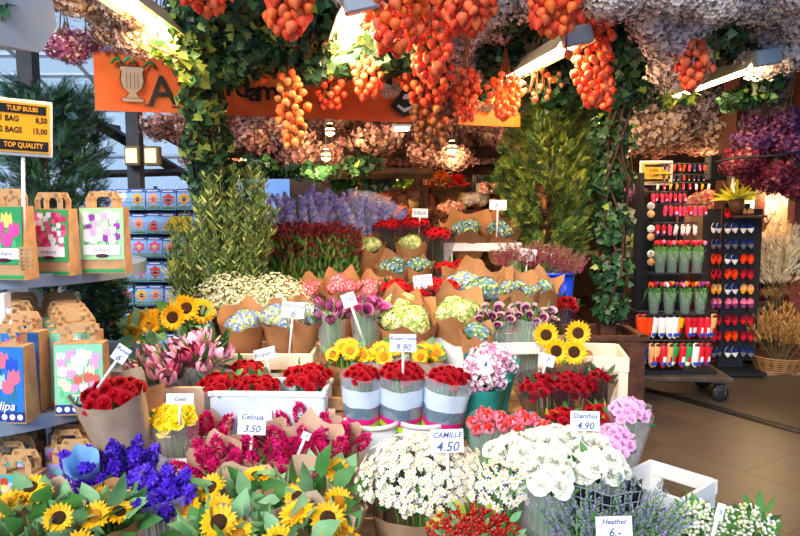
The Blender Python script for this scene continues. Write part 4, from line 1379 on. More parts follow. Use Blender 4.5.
bag('crimson and white tulip bulb bag, middle of the top shelf', 50, 270, 3.0, 43, 67, 'redgreen', SH1, -.12)
bag('pink, white and purple tulip bulb bag, right end of the top shelf', 103, 268, 3.1, 45, 66, 'mixed', SH1, .06)
bag('bulb bag with big pink and blue round blooms, left on the top shelf', 6, 278, 2.84, 42, 74, 'balls', SH1, -.15)
t = bag('bulb bag standing behind the one with pink and blue blooms', 0, 262, 2.98, 44, 68, 'redgreen', SH1, -.15, lab=False)
tg = thing('bulb_bag_tag', 'woven tan tag between the two left bags of the top shelf', 'tag', P(26, 258, 2.82))
ob('weave', join([box(.008, .006, .09, (i * .011 - .022, (i % 2) * .003, 0)) for i in range(5)] + [box(.06, .006, .008, (0, .002 - (i % 2) * .003, i * .016 - .04)) for i in range(6)]), tg, mats=M_pale, smooth=False)
# second shelf: a front bag and the row behind it
bag('blue tulip bulb bag lettered in white, left on the second shelf', 2, 420, 2.52, 52, 80, 'blue', SH2 + .001, -.08, False, True, 'Tulipa', bottom=False)
bag('blue tulip bulb bag right behind the lettered one', 20, 410, 2.67, 46, 82, 'blue', SH2 + .001, -.08, False, True, None, bottom=False)
bag('pastel tulip bulb bag, front right on the second shelf', 80, 408, 2.62, 50, 74, 'pastel', SH2 + .001, .1, False, True, 'Tul', bottom=False)
for k in range(6):
    bag('pastel bulb bag in the row behind the front right one', 76 - k * 3, 400, 2.74 + k * .105, 49 - k, 76 - k * 2, 'pastel', SH2 + .001, .12, False, False, None, group='bulb bags lined up behind the pastel one', bottom=False)
for k in range(4):
    bag('blue bulb bag in the row behind the lettered one', 10 + k * 3, 400, 2.79 + k * .11, 46 - k, 80 - k * 2, 'blue', SH2 + .001, -.05, False, False, None, group='bulb bags lined up behind the blue ones', bottom=False)
# third shelf
bag('teal bag with striped tulips, front left on the lowest shelf', 18, 548, 2.45, 48, 82, 'stripe', SH3 + .001, -.05, False, False, None, bottom=False)
bag('violet-toned bulb bag, front right on the lowest shelf, behind the violets', 72, 540, 2.55, 50, 80, 'violet', SH3 + .001, .05, False, False, None, bottom=False)
for k in range(3):
    bag('bulb bag in the row behind the striped tulips bag', 14 + k * 3, 540, 2.58 + k * .12, 46, 80, 'stripe', SH3 + .001, -.05, False, False, None, group='bulb bags behind the striped one', bottom=False)
for k in range(4):
    bag('bulb bag in the row behind the violet-toned one', 70 + k * 4, 530, 2.68 + k * .12, 47, 80, 'violet', SH3 + .001, .05, False, False, None, group='bulb bags behind the violet-toned one', bottom=False)

# ------------------------------------------------------------------ yellow bulb sign
p = P(23, 128, 2.85)
s = thing('bulb_price_sign', 'yellow bulb price sign in a pale frame on a white post above the top shelf', 'sign', p, (0, .04, .6), sc=(.74, .9, .95))
sw, sh = .29, .24
ob('frame', box(sw, .02, sh, bev=.004), s, mats=mat('sign_frame', 'c8ccc8', .4), smooth=False)
fc = ob('board', box(sw - .03, .006, sh - .03, (0, -.012, 0)), s, mats=mat('sign_yellow', 'f4a814', .4), smooth=False)
blk = mat('sign_black', '15151a', .5)
ob('black_bar', box(sw - .055, .003, .036, (-.004, -.016, .078)), fc, mats=blk, smooth=False)
ob('black_bar', box(sw - .045, .003, .042, (0, -.016, -.075)), fc, mats=blk, smooth=False)
yel = MATS['sign_yellow']
text_obj('TULIP BULBS', .027, yel, fc, (-.004, -.0182, .078), (PI / 2, 0, 0), bold=.0006)
text_obj('1 BAG', .034, blk, fc, (-.115, -.0158, .035), (PI / 2, 0, 0), align='LEFT', bold=.0008)
text_obj('8,50', .034, blk, fc, (.118, -.0158, .035), (PI / 2, 0, 0), align='RIGHT', bold=.0008)
text_obj('2 BAGS', .034, blk, fc, (-.115, -.0158, -.012), (PI / 2, 0, 0), align='LEFT', bold=.0008)
text_obj('15,00', .034, blk, fc, (.118, -.0158, -.012), (PI / 2, 0, 0), align='RIGHT', bold=.0008)
text_obj('TOP QUALITY', .030, yel, fc, (0, -.0182, -.075), (PI / 2, 0, 0), bold=.0006)
ob('post', tube([(0, .01, -sh / 2), (0, .01, SH1 - p.z)], .010, 8), s, mats=M_white)

# ------------------------------------------------------------------ seed packet rack
SEED = []
blue = pm('packet_blue', '8cc0f8')
navy = pm('packet_navy', '3c64b0')


def packet_mesh(i, big_, small, style):
    r = random.Random(i)
    w_, h = .13, .18
    ts = [box(w_, .004, h, (0, 0, 0))]
    ts.append(T([(-w_ / 2, -.0025, h * .32), (w_ / 2, -.0025, h * .32), (w_ / 2, -.0025, h * .5), (-w_ / 2, -.0025, h * .5)], [(0, 1, 2, 3)], 1))
    ts.append(T([(-w_ * .4, -.003, h * .38), (w_ * .3, -.003, h * .38), (w_ * .3, -.003, h * .43), (-w_ * .4, -.003, h * .43)], [(0, 1, 2, 3)], 4))
    ts.append(T([(-w_ * .45, -.0025, -h * .47), (w_ * .45, -.0025, -h * .47), (w_ * .45, -.0025, -h * .32), (-w_ * .45, -.0025, -h * .32)], [(0, 1, 2, 3)], 5))
    n = 1 if style == 0 else 3 if style == 1 else 7
    for k in range(n):
        x = 0 if n == 1 else r.uniform(-w_ * .28, w_ * .28)
        z = 0 if n == 1 else r.uniform(-h * .25, h * .25)
        R = (.058, .04, .027)[style]
        m = 12
        y = -.003 - .0002 * k
        ts.append(T([(x + R * (1 if q % 2 else .72) * math.cos(2 * PI * q / m), y, z + R * (1 if q % 2 else .72) * math.sin(2 * PI * q / m)) for q in range(m)], [tuple(range(m))], 2))
        ts.append(T([(x + R * .35 * math.cos(2 * PI * q / 8), y - .0001, z + R * .35 * math.sin(2 * PI * q / 8)) for q in range(8)], [tuple(range(8))], 3))
    return mesh('seed_packet', join(ts), [blue, navy, big_, small, pm('white', 'f0e8ee'), pm('leaf4', '3c8c48')], False)


cy = [(pm('sun', 'f8b020'), pm('brown', '4a2810'), 'yellow'), (pm('orange', 'f07818'), pm('sun', 'f8b020'), 'orange'), (pm('scarlet', 'e03828'), pm('brown', '4a2810'), 'red'), (pm('pink2', 'ec4c98'), pm('lemon', 'e8d860'), 'pink'),
      (pm('white', 'f0e8ee'), pm('lemon', 'e8d860'), 'white'), (pm('peach', 'f4b08c'), pm('scarlet', 'e03828'), 'peach'), (pm('purple', '8a2aa0'), pm('white', 'f0e8ee'), 'purple')]
for i, (a_, b2, nm) in enumerate(cy):
    for st_ in (0, 1, 2):
        SEED.append((packet_mesh(i * 3 + st_, a_, b2, st_), nm, ('one large', 'three', 'many small')[st_]))
x0, x1, D = P(84, 230, 6).x, P(222, 230, 6).x, 6.0
rk = thing('seed_rack', 'black wire rack full of blue seed packets behind the top shelf bags', 'rack', ((x0 + x1) / 2, D, 0))
M_wire = mat('rack_wire', 'c4ccd4', .3, metal=.6)
M_black = mat('rack_black', '15171c', .5)
rows = [200, 224, 248, 272, 296, 320, 344]
zs = [P(140, py, D).z for py in rows]
ob('back_panel', box(x1 - x0, .02, 1.5, (0, .12, .93)), rk, mats=M_black, smooth=False)
for xx in (-1, 0, 1):
    ob('upright', box(.025, .03, 1.72, (xx * (x1 - x0) / 2, .1, .86)), rk, mats=M_black, smooth=False)
for z in zs:
    ts = [tube([(-(x1 - x0) / 2, -.03, z + dz), ((x1 - x0) / 2, -.03, z + dz)], .0035, 4) for dz in (-.06, -.02, .01)]
    nn = int((x1 - x0) / .065)
    ts += [tube([(-(x1 - x0) / 2 + i * .065, -.03, z - .07), (-(x1 - x0) / 2 + i * .065, -.03, z + .01)], .0025, 4) for i in range(nn)]
    o = ob('wire_basket', join(ts), rk, mats=M_wire, smooth=False)
    ob('basket_floor', box(x1 - x0, .12, .008, (0, .04, z - .09)), rk, mats=M_black, smooth=False)
nc = int((x1 - x0) / .13)
rn = ('topmost', 'second', 'third', 'fourth', 'fifth', 'sixth', 'lowest')
for ri, z in enumerate(zs):
    for ci in range(nc):
        xx = x0 + .07 + ci * (x1 - x0) / nc
        s_, nm, st_ = SEED[rnd.choice([0, 1, 2, 0, 3, 4, 6, 7, 9, 11, 13, 14, 15, 18, 20])]
        ob('seed_packet', s_, None, (xx, D + rnd.uniform(0, .03), z + .005 + rnd.uniform(-.004, .004)), (-.08, rnd.uniform(-.03, .03), rnd.uniform(-.06, .06)),
           label='blue seed packet with %s %s bloom%s in the %s row of the wire rack' % (st_, nm, '' if 'one' in st_ else 's', rn[ri]), category='seed packet', group='%s %s seed packets in the %s row' % (st_, nm, rn[ri]))
# yellow notices on the rack
for px, py, lb in ((181, 224, 'yellow notice card hung on the seed rack, upper'), (179, 268, 'yellow notice card hung on the seed rack, lower')):
    q = P(px, py, 5.93)
    ob('notice_card', box(.19, .004, .13), None, q, mats=mat('notice_yellow', 'f2cc28', .5), smooth=False, label=lb, category='sign')
    o = bpy.context.scene.objects[-1] if False else None
# ------------------------------------------------------------------ ivy
IVY = ivy_leaf()
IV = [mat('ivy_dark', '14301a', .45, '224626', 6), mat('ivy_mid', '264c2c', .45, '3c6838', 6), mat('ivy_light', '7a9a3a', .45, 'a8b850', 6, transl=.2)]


def ivy(name, label, pts, n, size, w=(.5, .4, .1), cat='ivy', stem=None, droop=.6):
    """pts: list of (centre, radii) blobs to fill with leaves"""
    loc = Vector(pts[0][0])
    t = thing(name, label, cat, loc)
    vol = np.array([a[1][0] * a[1][1] * a[1][2] for a in pts]) ** .67
    idx = rng.choice(len(pts), n, p=vol / vol.sum())
    ctr = np.array([tuple(Vector(a[0]) - loc) for a in pts])[idx]
    rad = np.array([a[1] for a in pts])[idx]
    d = rng.normal(0, 1, (n, 3))
    d /= np.linalg.norm(d, axis=1, keepdims=True)
    p = ctr + d * rad * rng.uniform(.55, 1.0, (n, 1))
    nr = d + rng.normal(0, .45, (n, 3)) + np.array([0, -.35, .15])
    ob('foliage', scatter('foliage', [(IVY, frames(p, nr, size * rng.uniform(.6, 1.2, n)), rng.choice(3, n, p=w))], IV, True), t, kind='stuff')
    ob('tendril', tube([(0, 0, 0), (0, 0, 3.36 - loc.z)], .004, 4), t, mats=M_wood)
    if stem:
        ts = []
        for k in range(stem):
            q = [Vector(a[0]) - loc + Vector((rnd.uniform(-.6, .6) * a[1][0], rnd.uniform(-.9, -.3) * a[1][1], 0)) for a in pts]
            ts.append(tube(q, .008, 5))
        if len(pts) > 1:
            ob('stems', join(ts), t, mats=M_wood)
    return t


def blob(px, py, d, rx, ry, rd=None):
    r = S(rx, d)
    return (P(px, py, d), (r, rd or r, S(ry, d)))


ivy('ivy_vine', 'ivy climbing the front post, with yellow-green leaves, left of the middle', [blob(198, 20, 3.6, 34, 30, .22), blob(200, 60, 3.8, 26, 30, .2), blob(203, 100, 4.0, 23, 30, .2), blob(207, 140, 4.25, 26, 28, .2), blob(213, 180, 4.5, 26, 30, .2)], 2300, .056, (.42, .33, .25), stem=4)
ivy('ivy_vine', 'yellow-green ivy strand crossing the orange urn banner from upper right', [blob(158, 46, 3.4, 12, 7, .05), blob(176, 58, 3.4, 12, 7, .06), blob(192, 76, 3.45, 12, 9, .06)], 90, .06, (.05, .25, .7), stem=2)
ivy('ivy_canopy', 'dark ivy canopy under the ceiling between the first two lamps', [blob(250, 5, 3.5, 50, 24, .4), blob(300, 25, 3.6, 40, 30, .35), blob(255, 48, 3.8, 36, 26, .3), blob(310, 62, 3.9, 30, 24, .3), blob(232, 68, 3.9, 18, 20, .2)], 3300, .052, (.62, .3, .08))
ivy('ivy_canopy', 'dark ivy canopy right of the short lamp, above the plain orange banner', [blob(345, 8, 3.7, 36, 16, .3), blob(385, 48, 3.9, 30, 28, .3), blob(350, 64, 4.0, 22, 16, .2), blob(420, 55, 3.9, 28, 24, .25), blob(328, 92, 4.1, 8, 14, .06)], 2100, .05, (.62, .28, .1))
ivy('ivy_canopy', 'dark ivy hanging over the long lamp toward the middle of the ceiling', [blob(520, 20, 4.3, 34, 22, .3), blob(500, 60, 4.6, 26, 20, .3), blob(560, 80, 5.0, 40, 36, .2), blob(485, 92, 4.7, 10, 10, .1)], 1700, .052, (.8, .18, .02))
ivy('ivy_vine', 'dark ivy covering the back right post down to its wooden planter', [blob(612, 10, 4.7, 34, 24, .25), blob(625, 50, 4.8, 36, 28, .25), blob(620, 90, 4.9, 36, 28, .25), blob(612, 135, 5, 22, 30, .2), blob(610, 180, 5, 22, 30, .2), blob(612, 225, 5, 20, 30, .2), blob(612, 270, 5, 20, 28, .2), blob(610, 305, 5, 18, 22, .2)], 3600, .056, (.72, .25, .03), stem=4)
ivy('ivy_canopy', 'ivy sprays poking out between the dried flowers at the upper right', [blob(716, 40, 4.3, 26, 22, .2), blob(640, 50, 4.6, 24, 26, .2), blob(740, 50, 4.6, 22, 14, .2), blob(765, 85, 5.2, 16, 20, .2), blob(735, 100, 5.4, 18, 10, .15)], 1000, .06, (.8, .18, .02))
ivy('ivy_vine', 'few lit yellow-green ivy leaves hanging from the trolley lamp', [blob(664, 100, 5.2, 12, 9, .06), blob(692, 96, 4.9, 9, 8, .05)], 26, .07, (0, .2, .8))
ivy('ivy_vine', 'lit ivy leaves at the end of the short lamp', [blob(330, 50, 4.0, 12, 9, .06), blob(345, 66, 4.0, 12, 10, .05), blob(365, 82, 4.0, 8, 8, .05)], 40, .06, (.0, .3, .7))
ivy('ivy_vine', 'dark leaves over the awning cassette at the upper left edge', [blob(2, 12, 2.5, 8, 10, .05)], 20, .07, (.3, .6, .1))

# ------------------------------------------------------------------ feathery conifers
def frond(n=7, l=1.0, wl=.34, w=.013, mi=0):
    ts = [T([(-.012, 0, 0), (.012, 0, 0), (0, 0, l)], [(0, 1, 2)], mi)]
    for i in range(n):
        z = l * (i + .6) / n
        q = wl * (1 - .6 * i / n)
        for s in (-1, 1):
            a = s * q
            ts.append(T([(0, 0, z - w), (a * .5 + .01 * s, .05 * s, z + q * .38), (a, 0, z + q * .9), (a * .5 - .01 * s, 0, z + q * .55 + w)], [(0, 1, 2, 3)], mi))
    return join(ts)


FR = frond()


def conifer(name, label, px, d, py_top, py_bot, rpx, n, size, mats, w, zb, taper=.5, cat='conifer', up=.8, trunk=.02, nb=110):
    pb, pt = P(px, py_bot, d), P(px, py_top, d)
    R = S(rpx, d)
    t = thing(name, label, cat, (pb.x, d, zb))
    H0, H1 = pb.z - zb, pt.z - zb
    ub = (np.arange(nb) + .5) / nb
    ab = np.arange(nb) * 2.39996 + rng.normal(0, .3, nb)
    tip = R * np.sin(PI * (.14 + .8 * ub)) ** taper * rng.uniform(.7, 1.12, nb)
    rise = tip * rng.uniform(.3, 1.0, nb)
    zb_ = H0 + (H1 - H0) * ub * .97 - rise * .6
    k = rng.integers(0, nb, n)
    v = rng.uniform(.2, 1.0, n)
    q = tip[k] * v
    p = np.stack([q * np.cos(ab[k]), q * np.sin(ab[k]), zb_[k] + rise[k] * v ** 1.2], 1) + rng.normal(0, .016, (n, 3))
    dr = np.stack([np.cos(ab[k]), np.sin(ab[k]), rise[k] / tip[k] * 1.1], 1) + rng.normal(0, .45, (n, 3))
    ob('foliage', scatter('foliage', [(FR, frames(p, dr, size * rng.uniform(.5, 1.2, n)), rng.choice(len(mats), n, p=w))], mats, False), t, kind='stuff')
    ts = [tube([(0, 0, 0), (.02, 0, H1 * .5), (0, 0, H1 * .97)], [trunk, trunk * .8, trunk * .3], 6)]
    for i in range(0, nb, 2):
        c, s_ = math.cos(ab[i]), math.sin(ab[i])
        ts.append(tube([(0, 0, zb_[i]), (tip[i] * .5 * c, tip[i] * .5 * s_, zb_[i] + rise[i] * .4), (tip[i] * c, tip[i] * s_, zb_[i] + rise[i])], [.005, .004, .002], 4))
    ob('trunk', join(ts), t, mats=M_wood)
    return t


CG = [mat('conifer_gold', '9aaa3c', .6), mat('conifer_green', '56783a', .6), mat('conifer_dark', '2c4a2a', .6)]
conifer('conifer_tree', 'tall feathery yellow-green conifer right of the stand, under the long lamp', 546, 5.4, 78, 258, 50, 7500, .078, CG, (.34, .42, .24), .95, .45)
t = thing('tree_pot', 'brown pot under the tall feathery conifer', 'pot', (P(546, 260, 5.4).x, 5.4, .95))
DC = [mat('cypress_dark', '1f3f28', .6), mat('cypress_mid', '44704a', .6), mat('cypress_blue', '4a7478', .6)]
ob('pot_body', lathe([(.09, 0), (.14, .2), (.15, .2), (.15, .23), (.13, .23), (.12, .2)], 18), t, mats=M_wood)
conifer('cypress_tree', 'dark feathery cypress behind the yellow bulb sign', 52, 4.6, 84, 285, 50, 4200, .085, DC, (.55, .3, .15), 0, .4)
conifer('cypress_tree', 'dark low conifer behind the pastel bulb bags, left of the sunflowers', 108, 4.2, 275, 400, 26, 2200, .07, [DC[0], DC[1], MATS['conifer_gold']], (.5, .45, .05), 0, .4)
conifer('cypress_tree', 'sparse cypress branch hanging left of the orange urn banner', 85, 5.0, 92, 185, 24, 600, .09, DC, (.5, .4, .1), 0, .5)

# olive-like willow shrub
def shrub(name, label, px, d, py_top, py_bot, rpx, n, size, mats, w, zb):
    pb, pt = P(px, py_bot, d), P(px, py_top, d)
    R = S(rpx, d)
    t = thing(name, label, 'shrub', (pb.x, d, zb))
    H0, H1 = pb.z - zb, pt.z - zb
    nb = 46
    ba = rng.uniform(0, 2 * PI, nb)
    br = np.sqrt(rng.uniform(0, 1, nb)) * R
    bt = H0 + (H1 - H0) * (rng.uniform(.6, 1, nb) - .3 * (br / R) ** 2)
    k = rng.integers(0, nb, n)
    u = rng.uniform(.1, 1, n) ** .8
    z = H0 * .8 + (bt[k] - H0 * .8) * u
    q = br[k] * (.45 + .55 * u)
    p = np.stack([q * np.cos(ba[k]), q * np.sin(ba[k]), z], 1) + rng.normal(0, .012, (n, 3))
    a = rng.uniform(0, 2 * PI, n)
    dr = np.stack([np.cos(a), np.sin(a), np.full(n, 1.1)], 1)
    ob('foliage', scatter('foliage', [(zleaf(1, .22, .2, .1), frames(p, dr, size * rng.uniform(.7, 1.2, n)), rng.choice(len(mats), n, p=w))], mats, True), t, kind='stuff')
    ob('branches', join([tube([(br[i] * .1 * math.cos(ba[i]), br[i] * .1 * math.sin(ba[i]), .02), (br[i] * .5 * math.cos(ba[i]), br[i] * .5 * math.sin(ba[i]), H0), (br[i] * math.cos(ba[i]), br[i] * math.sin(ba[i]), bt[i])], .0035, 4) for i in range(nb)]), t, mats=mat('twig_green', '6a6c34', .6))
    return t


ivy('ivy_canopy', 'dark hanging leaves around the rustic beams over the larkspur', [blob(255, 168, 6.2, 26, 10, .1), blob(310, 172, 6.2, 30, 8, .1), blob(360, 166, 6.3, 24, 10, .1), blob(380, 180, 6.6, 16, 12, .1)], 700, .07, (.75, .23, .02))
OL = [mat('olive_pale', 'a8b464', .5), mat('olive_mid', '6c8a48', .5), mat('olive_deep', '44602e', .5)]
shrub('willow_shrub', 'tall olive-green narrow-leaved shrub below the front ivy post', 234, 4.35, 150, 292, 45, 6000, .055, OL, (.35, .4, .25), .5)
shrub('willow_shrub', 'lower olive-green shrub reaching left over the seed packets', 190, 4.75, 205, 300, 26, 1700, .055, OL, (.3, .4, .3), .3)
shrub('willow_shrub', 'green shrub behind the larkspur, right of the tall olive one', 262, 5.0, 205, 280, 20, 900, .05, OL, (.3, .4, .3), .6)

# planter under the right ivy
p = P(600, 350, 4.95)
t = thing('wooden_planter', 'dark brown square wooden planter at the foot of the back right ivy', 'planter', (p.x, 4.9, 0))
ph = P(600, 336, 4.75).z
sw = .44
ob('body', join([box(sw, .03, ph, (0, s * sw / 2, ph / 2)) for s in (-1, 1)] + [box(.03, sw, ph, (s * sw / 2, 0, ph / 2)) for s in (-1, 1)] + [box(sw, sw, .03, (0, 0, ph - .08))]), t, mats=M_wood, smooth=False)
ob('rim', join([box(sw + .07, .05, .03, (0, s * sw / 2, ph)) for s in (-1, 1)] + [box(.05, sw + .07, .03, (s * sw / 2, 0, ph)) for s in (-1, 1)]), t, mats=M_wood, smooth=False)

# ------------------------------------------------------------------ dried flower sprays hung from the ceiling
def spray_mesh(key, n, mats, w, fl=.065, L=1.0, R=.6):
    """upside-down bunch: stems at the origin, a dense dome of florets below; unit length"""
    d = dome_dirs(n, 1.35)
    d = d + rng.normal(0, .1, d.shape)
    rr = rng.uniform(.62, 1.04, (n, 1))
    p = d * rr * np.array([R, R, .5]) * np.array([1, 1, -1]) + np.array([0, 0, -.5])
    dd = d * np.array([1, 1, -1])
    g = [(floret(4, 1, .3), frames(p, dd, fl * rng.uniform(.6, 1.3, n)), rng.choice(len(mats) - 1, n, p=w))]
    k = 14
    a = np.arange(k) * 2.4
    pe = np.stack([np.cos(a) * .35, np.sin(a) * .35, np.full(k, -.9)], 1)
    g.append((lathe([(.012, 0), (.012, .8)], 4), frames(np.zeros((k, 3)), pe, 1.0), len(mats) - 1))
    return scatter(key, g, mats)


TW = mat('dry_stem', '6a5638', .7)
W1, W2, W3, W4 = mat('dry_petal_white', 'f4e4d8', .7), mat('dry_petal_lilac', 'dcc6be', .7), mat('dry_petal_grey', '8a7a74', .7), mat('dry_petal_mauve', '9c5a86', .7)  # third tone: darker grey petals mixed in at random
W5, W6, W7, W8 = mat('dry_petal_rose', 'b87c74', .7), mat('dry_petal_brown', '7c5648', .7), mat('dry_petal_crimson', '8a2440', .7), mat('dry_petal_wine', '5c1a34', .7)
W9, W10 = mat('dry_petal_tan', 'c8a890', .7), mat('dry_petal_violet', '6c4480', .7)
SPR = {
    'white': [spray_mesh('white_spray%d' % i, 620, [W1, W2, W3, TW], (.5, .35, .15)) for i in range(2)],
    'mauve': [spray_mesh('mauve_spray', 800, [W4, W2, mat('dry_petal_purple', '7c3460', .7), TW], (.45, .2, .35))],
    'blush': [spray_mesh('blush_spray', 800, [W9, mat('dry_petal_pink', 'd89c98', .7), W4, TW], (.4, .4, .2))],
    'brown': [spray_mesh('brown_spray%d' % i, 900, [W5, W6, W9, TW], (.4, .38, .22)) for i in range(2)],
    'tan': [spray_mesh('tan_spray%d' % i, 900, [W9, W2, W6, TW], (.4, .3, .3)) for i in range(2)],
    'crimson': [spray_mesh('crimson_spray', 800, [W7, W8, W5, TW], (.5, .35, .15))],
    'violet': [spray_mesh('violet_spray', 800, [W10, W4, W8, TW], (.4, .3, .3))],
}


CORD = mesh('cord', tube([(0, 0, -.02), (0, 0, 1)], .003, 4), TW)


def sprays(kind, col, group, label, spots, rpx):
    for (px, py, d) in spots:
        R = S(rpx * rnd.uniform(.85, 1.15), d)
        sc = R / .6
        p = P(px + rnd.uniform(-4, 4), py + rnd.uniform(-4, 4), d + rnd.uniform(-.15, .15))
        o_ = ob('dried_flower_spray', rnd.choice(SPR[kind]), None, p + Vector((0, 0, sc * .6)), (rnd.uniform(-.2, .2), rnd.uniform(-.2, .2), rnd.uniform(0, 6)), (sc, sc, sc * rnd.uniform(.85, 1.05)),
           label=label, category='dried flowers', group=group)
        zt = o_.location.z
        if zt < 3.3:
            ob('cord', CORD, o_, rot=(0, 0, 0), sc=(1 / sc, 1 / sc, (3.36 - zt) / o_.scale.z))
            o_.children[0].matrix_parent_inverse = Matrix.Identity(4)


sprays('white', '', 'whitish dried sprays between the two long lamps', 'whitish dried flower spray hung between the two long lamps', [(x, y, 3.5 + (y - 5) * .012) for x, y in ((612, 8), (636, 6), (662, 4), (690, 8), (718, 10), (650, 30), (668, 52), (684, 34), (676, 70))], 26)
sprays('white', '', 'whitish dried sprays at the top right corner', 'whitish dried flower spray hung in the top right corner', [(x, y, 3.9 + y * .01) for x, y in ((750, 8), (778, 14), (798, 30), (775, 42), (760, 62), (790, 60), (800, 5))], 25)
sprays('white', '', 'whitish dried sprays left of the conifer lamp', 'whitish dried flower spray hung left of the long conifer lamp', [(x, y, 3.9 + y * .012) for x, y in ((448, 18), (470, 30), (495, 20), (520, 12), (452, 50), (476, 58), (498, 42), (462, 76), (484, 82), (420, 20), (540, 6))], 22)
sprays('white', '', None, 'small whitish dried spray above the short lamp', [(345, 3, 3.4)], 14)
sprays('white', '', None, 'small whitish dried spray left of the tan lantern plant cluster', [(392, 90, 4.2)], 12)
sprays('tan', '', 'whitish dried sprays over the urn banner', 'greyish dried flower spray hung over the urn banner', [(x, y, 3.3 + y * .01) for x, y in ((75, 6), (98, 14), (122, 12), (112, 34), (140, 34), (138, 14))], 22)
sprays('mauve', '', 'mauve dried sprays left of the urn banner', 'mauve dried flower spray left of the urn banner', [(x, y, 3.6) for x, y in ((62, 50), (76, 56), (66, 36), (88, 48))], 18)
sprays('blush', '', 'blush dried sprays on the urn banner top', 'blush pink dried flower spray over the top edge of the urn banner', [(x, y, 3.7) for x, y in ((104, 34), (122, 42), (142, 46), (157, 48))], 12)
g = [(x, y, 6.2 + (150 - y) * -.0 + rnd.uniform(0, 1.6)) for y in (122, 140, 156) for x in range(196, 540, 26)]
sprays('brown', '', 'brownish pink dried sprays under the orange banner', 'brownish pink dried flower spray in the back rows under the orange banner', g, 24)
g = [(x, y, 8.6 + rnd.uniform(-.3, .3)) for y in (172,) for x in range(330, 540, 22)]
sprays('brown', '', 'brown dried sprays low at the shop back', 'brown dried flower spray low at the shop back, behind the table', g, 18)
g = [(x + (y % 3) * 6, y, 7.2 - (y - 84) * .006) for y in (84, 102, 118, 134) for x in range(632, 812, 26)]
sprays('tan', '', 'tan dried sprays above the souvenir trolley', 'tan dried flower spray in the rows above the souvenir trolley', g, 24)
g = [(x, y, 7.6) for y in (146,) for x in range(628, 730, 24)]
sprays('brown', '', 'brown dried sprays low behind the trolley', 'brown dried flower spray low behind the souvenir trolley', g, 20)
sprays('crimson', '', 'crimson dried sprays at the right edge', 'crimson dried flower spray hung at the right edge under the cable', [(x, y, 6.0) for x, y in ((742, 158), (760, 164), (780, 170), (798, 178), (755, 178), (776, 180), (800, 188), (735, 168), (790, 184))], 19)
sprays('violet', '', 'violet dried sprays at the right edge', 'violet dried flower spray hung above the crimson ones at the right edge', [(x, y, 5.9) for x, y in ((750, 142), (770, 140), (790, 142), (805, 150), (765, 126), (788, 124), (802, 128))], 18)
sprays('violet', '', None, 'small violet dried spray left of the trolley sign', [(630, 196, 6.4)], 14)
sprays('brown', '', 'dried sprays under the front left ceiling', 'brownish dried flower spray glimpsed right of the steel post lamps', [(160, 128, 5.6), (178, 122, 5.6), (190, 134, 5.6)], 16)

# ------------------------------------------------------------------ physalis garlands
PH = [mesh('lantern', physalis(), mat('lantern_orange', 'f88250', .55, 'ee6030', 30, rand=.2, transl=.15)), mesh('lantern', physalis(), mat('lantern_red', 'ec5030', .55, 'd03a1c', 30, rand=.2)),
      mesh('lantern', physalis(), mat('lantern_tan', 'c8864a', .6, 'a86a34', 30, rand=.2)), mesh('lantern', physalis(), mat('lantern_brown', '8c5434', .6, '5c3420', 30, rand=.2)),
      mesh('lantern', physalis(), mat('lantern_bright', 'ff8840', .5, 'f05a20', 30, rand=.15, transl=.2))]


def garland(label, px, py, d, wpx, hpx, n, size, kinds, stemup=.15, taper=.5):
    Cp = P(px, py, d)
    W, Hh = S(wpx, d), S(hpx, d)
    top = Cp + Vector((0, 0, Hh + stemup))
    t = thing('physalis_garland', label, 'physalis', top, (0, 0, rnd.uniform(0, 6)))
    ob('cord', CORD, t, sc=(1, 1, 3.36 - top.z))
    for k in range(n):
        u = (k + .5) / n
        a = k * 2.39996
        prof = (math.sin(PI * min(1, .18 + .8 * u)) ** taper)
        q = W * prof * rnd.uniform(.6, 1.0)
        z = -stemup - 2 * Hh * u + size * .5
        s = size * rnd.uniform(.8, 1.15)
        key = rnd.choice(kinds)
        ob('lantern', PH[key], t, (q * math.cos(a), q * math.sin(a), z), (rnd.uniform(-.5, .5), rnd.uniform(-.5, .5), rnd.uniform(0, 6)), s)
    ts = []
    for k in range(7):
        a = k * 2.4
        ts.append(tube([(0, 0, .05), (W * .3 * math.cos(a), W * .3 * math.sin(a), -stemup), (W * .5 * math.cos(a), W * .5 * math.sin(a), -stemup - Hh * 1.5)], .0025, 4))
    ob('stems', join(ts), t, mats=mat('rust_stem', '8c4a28', .6))
    return t


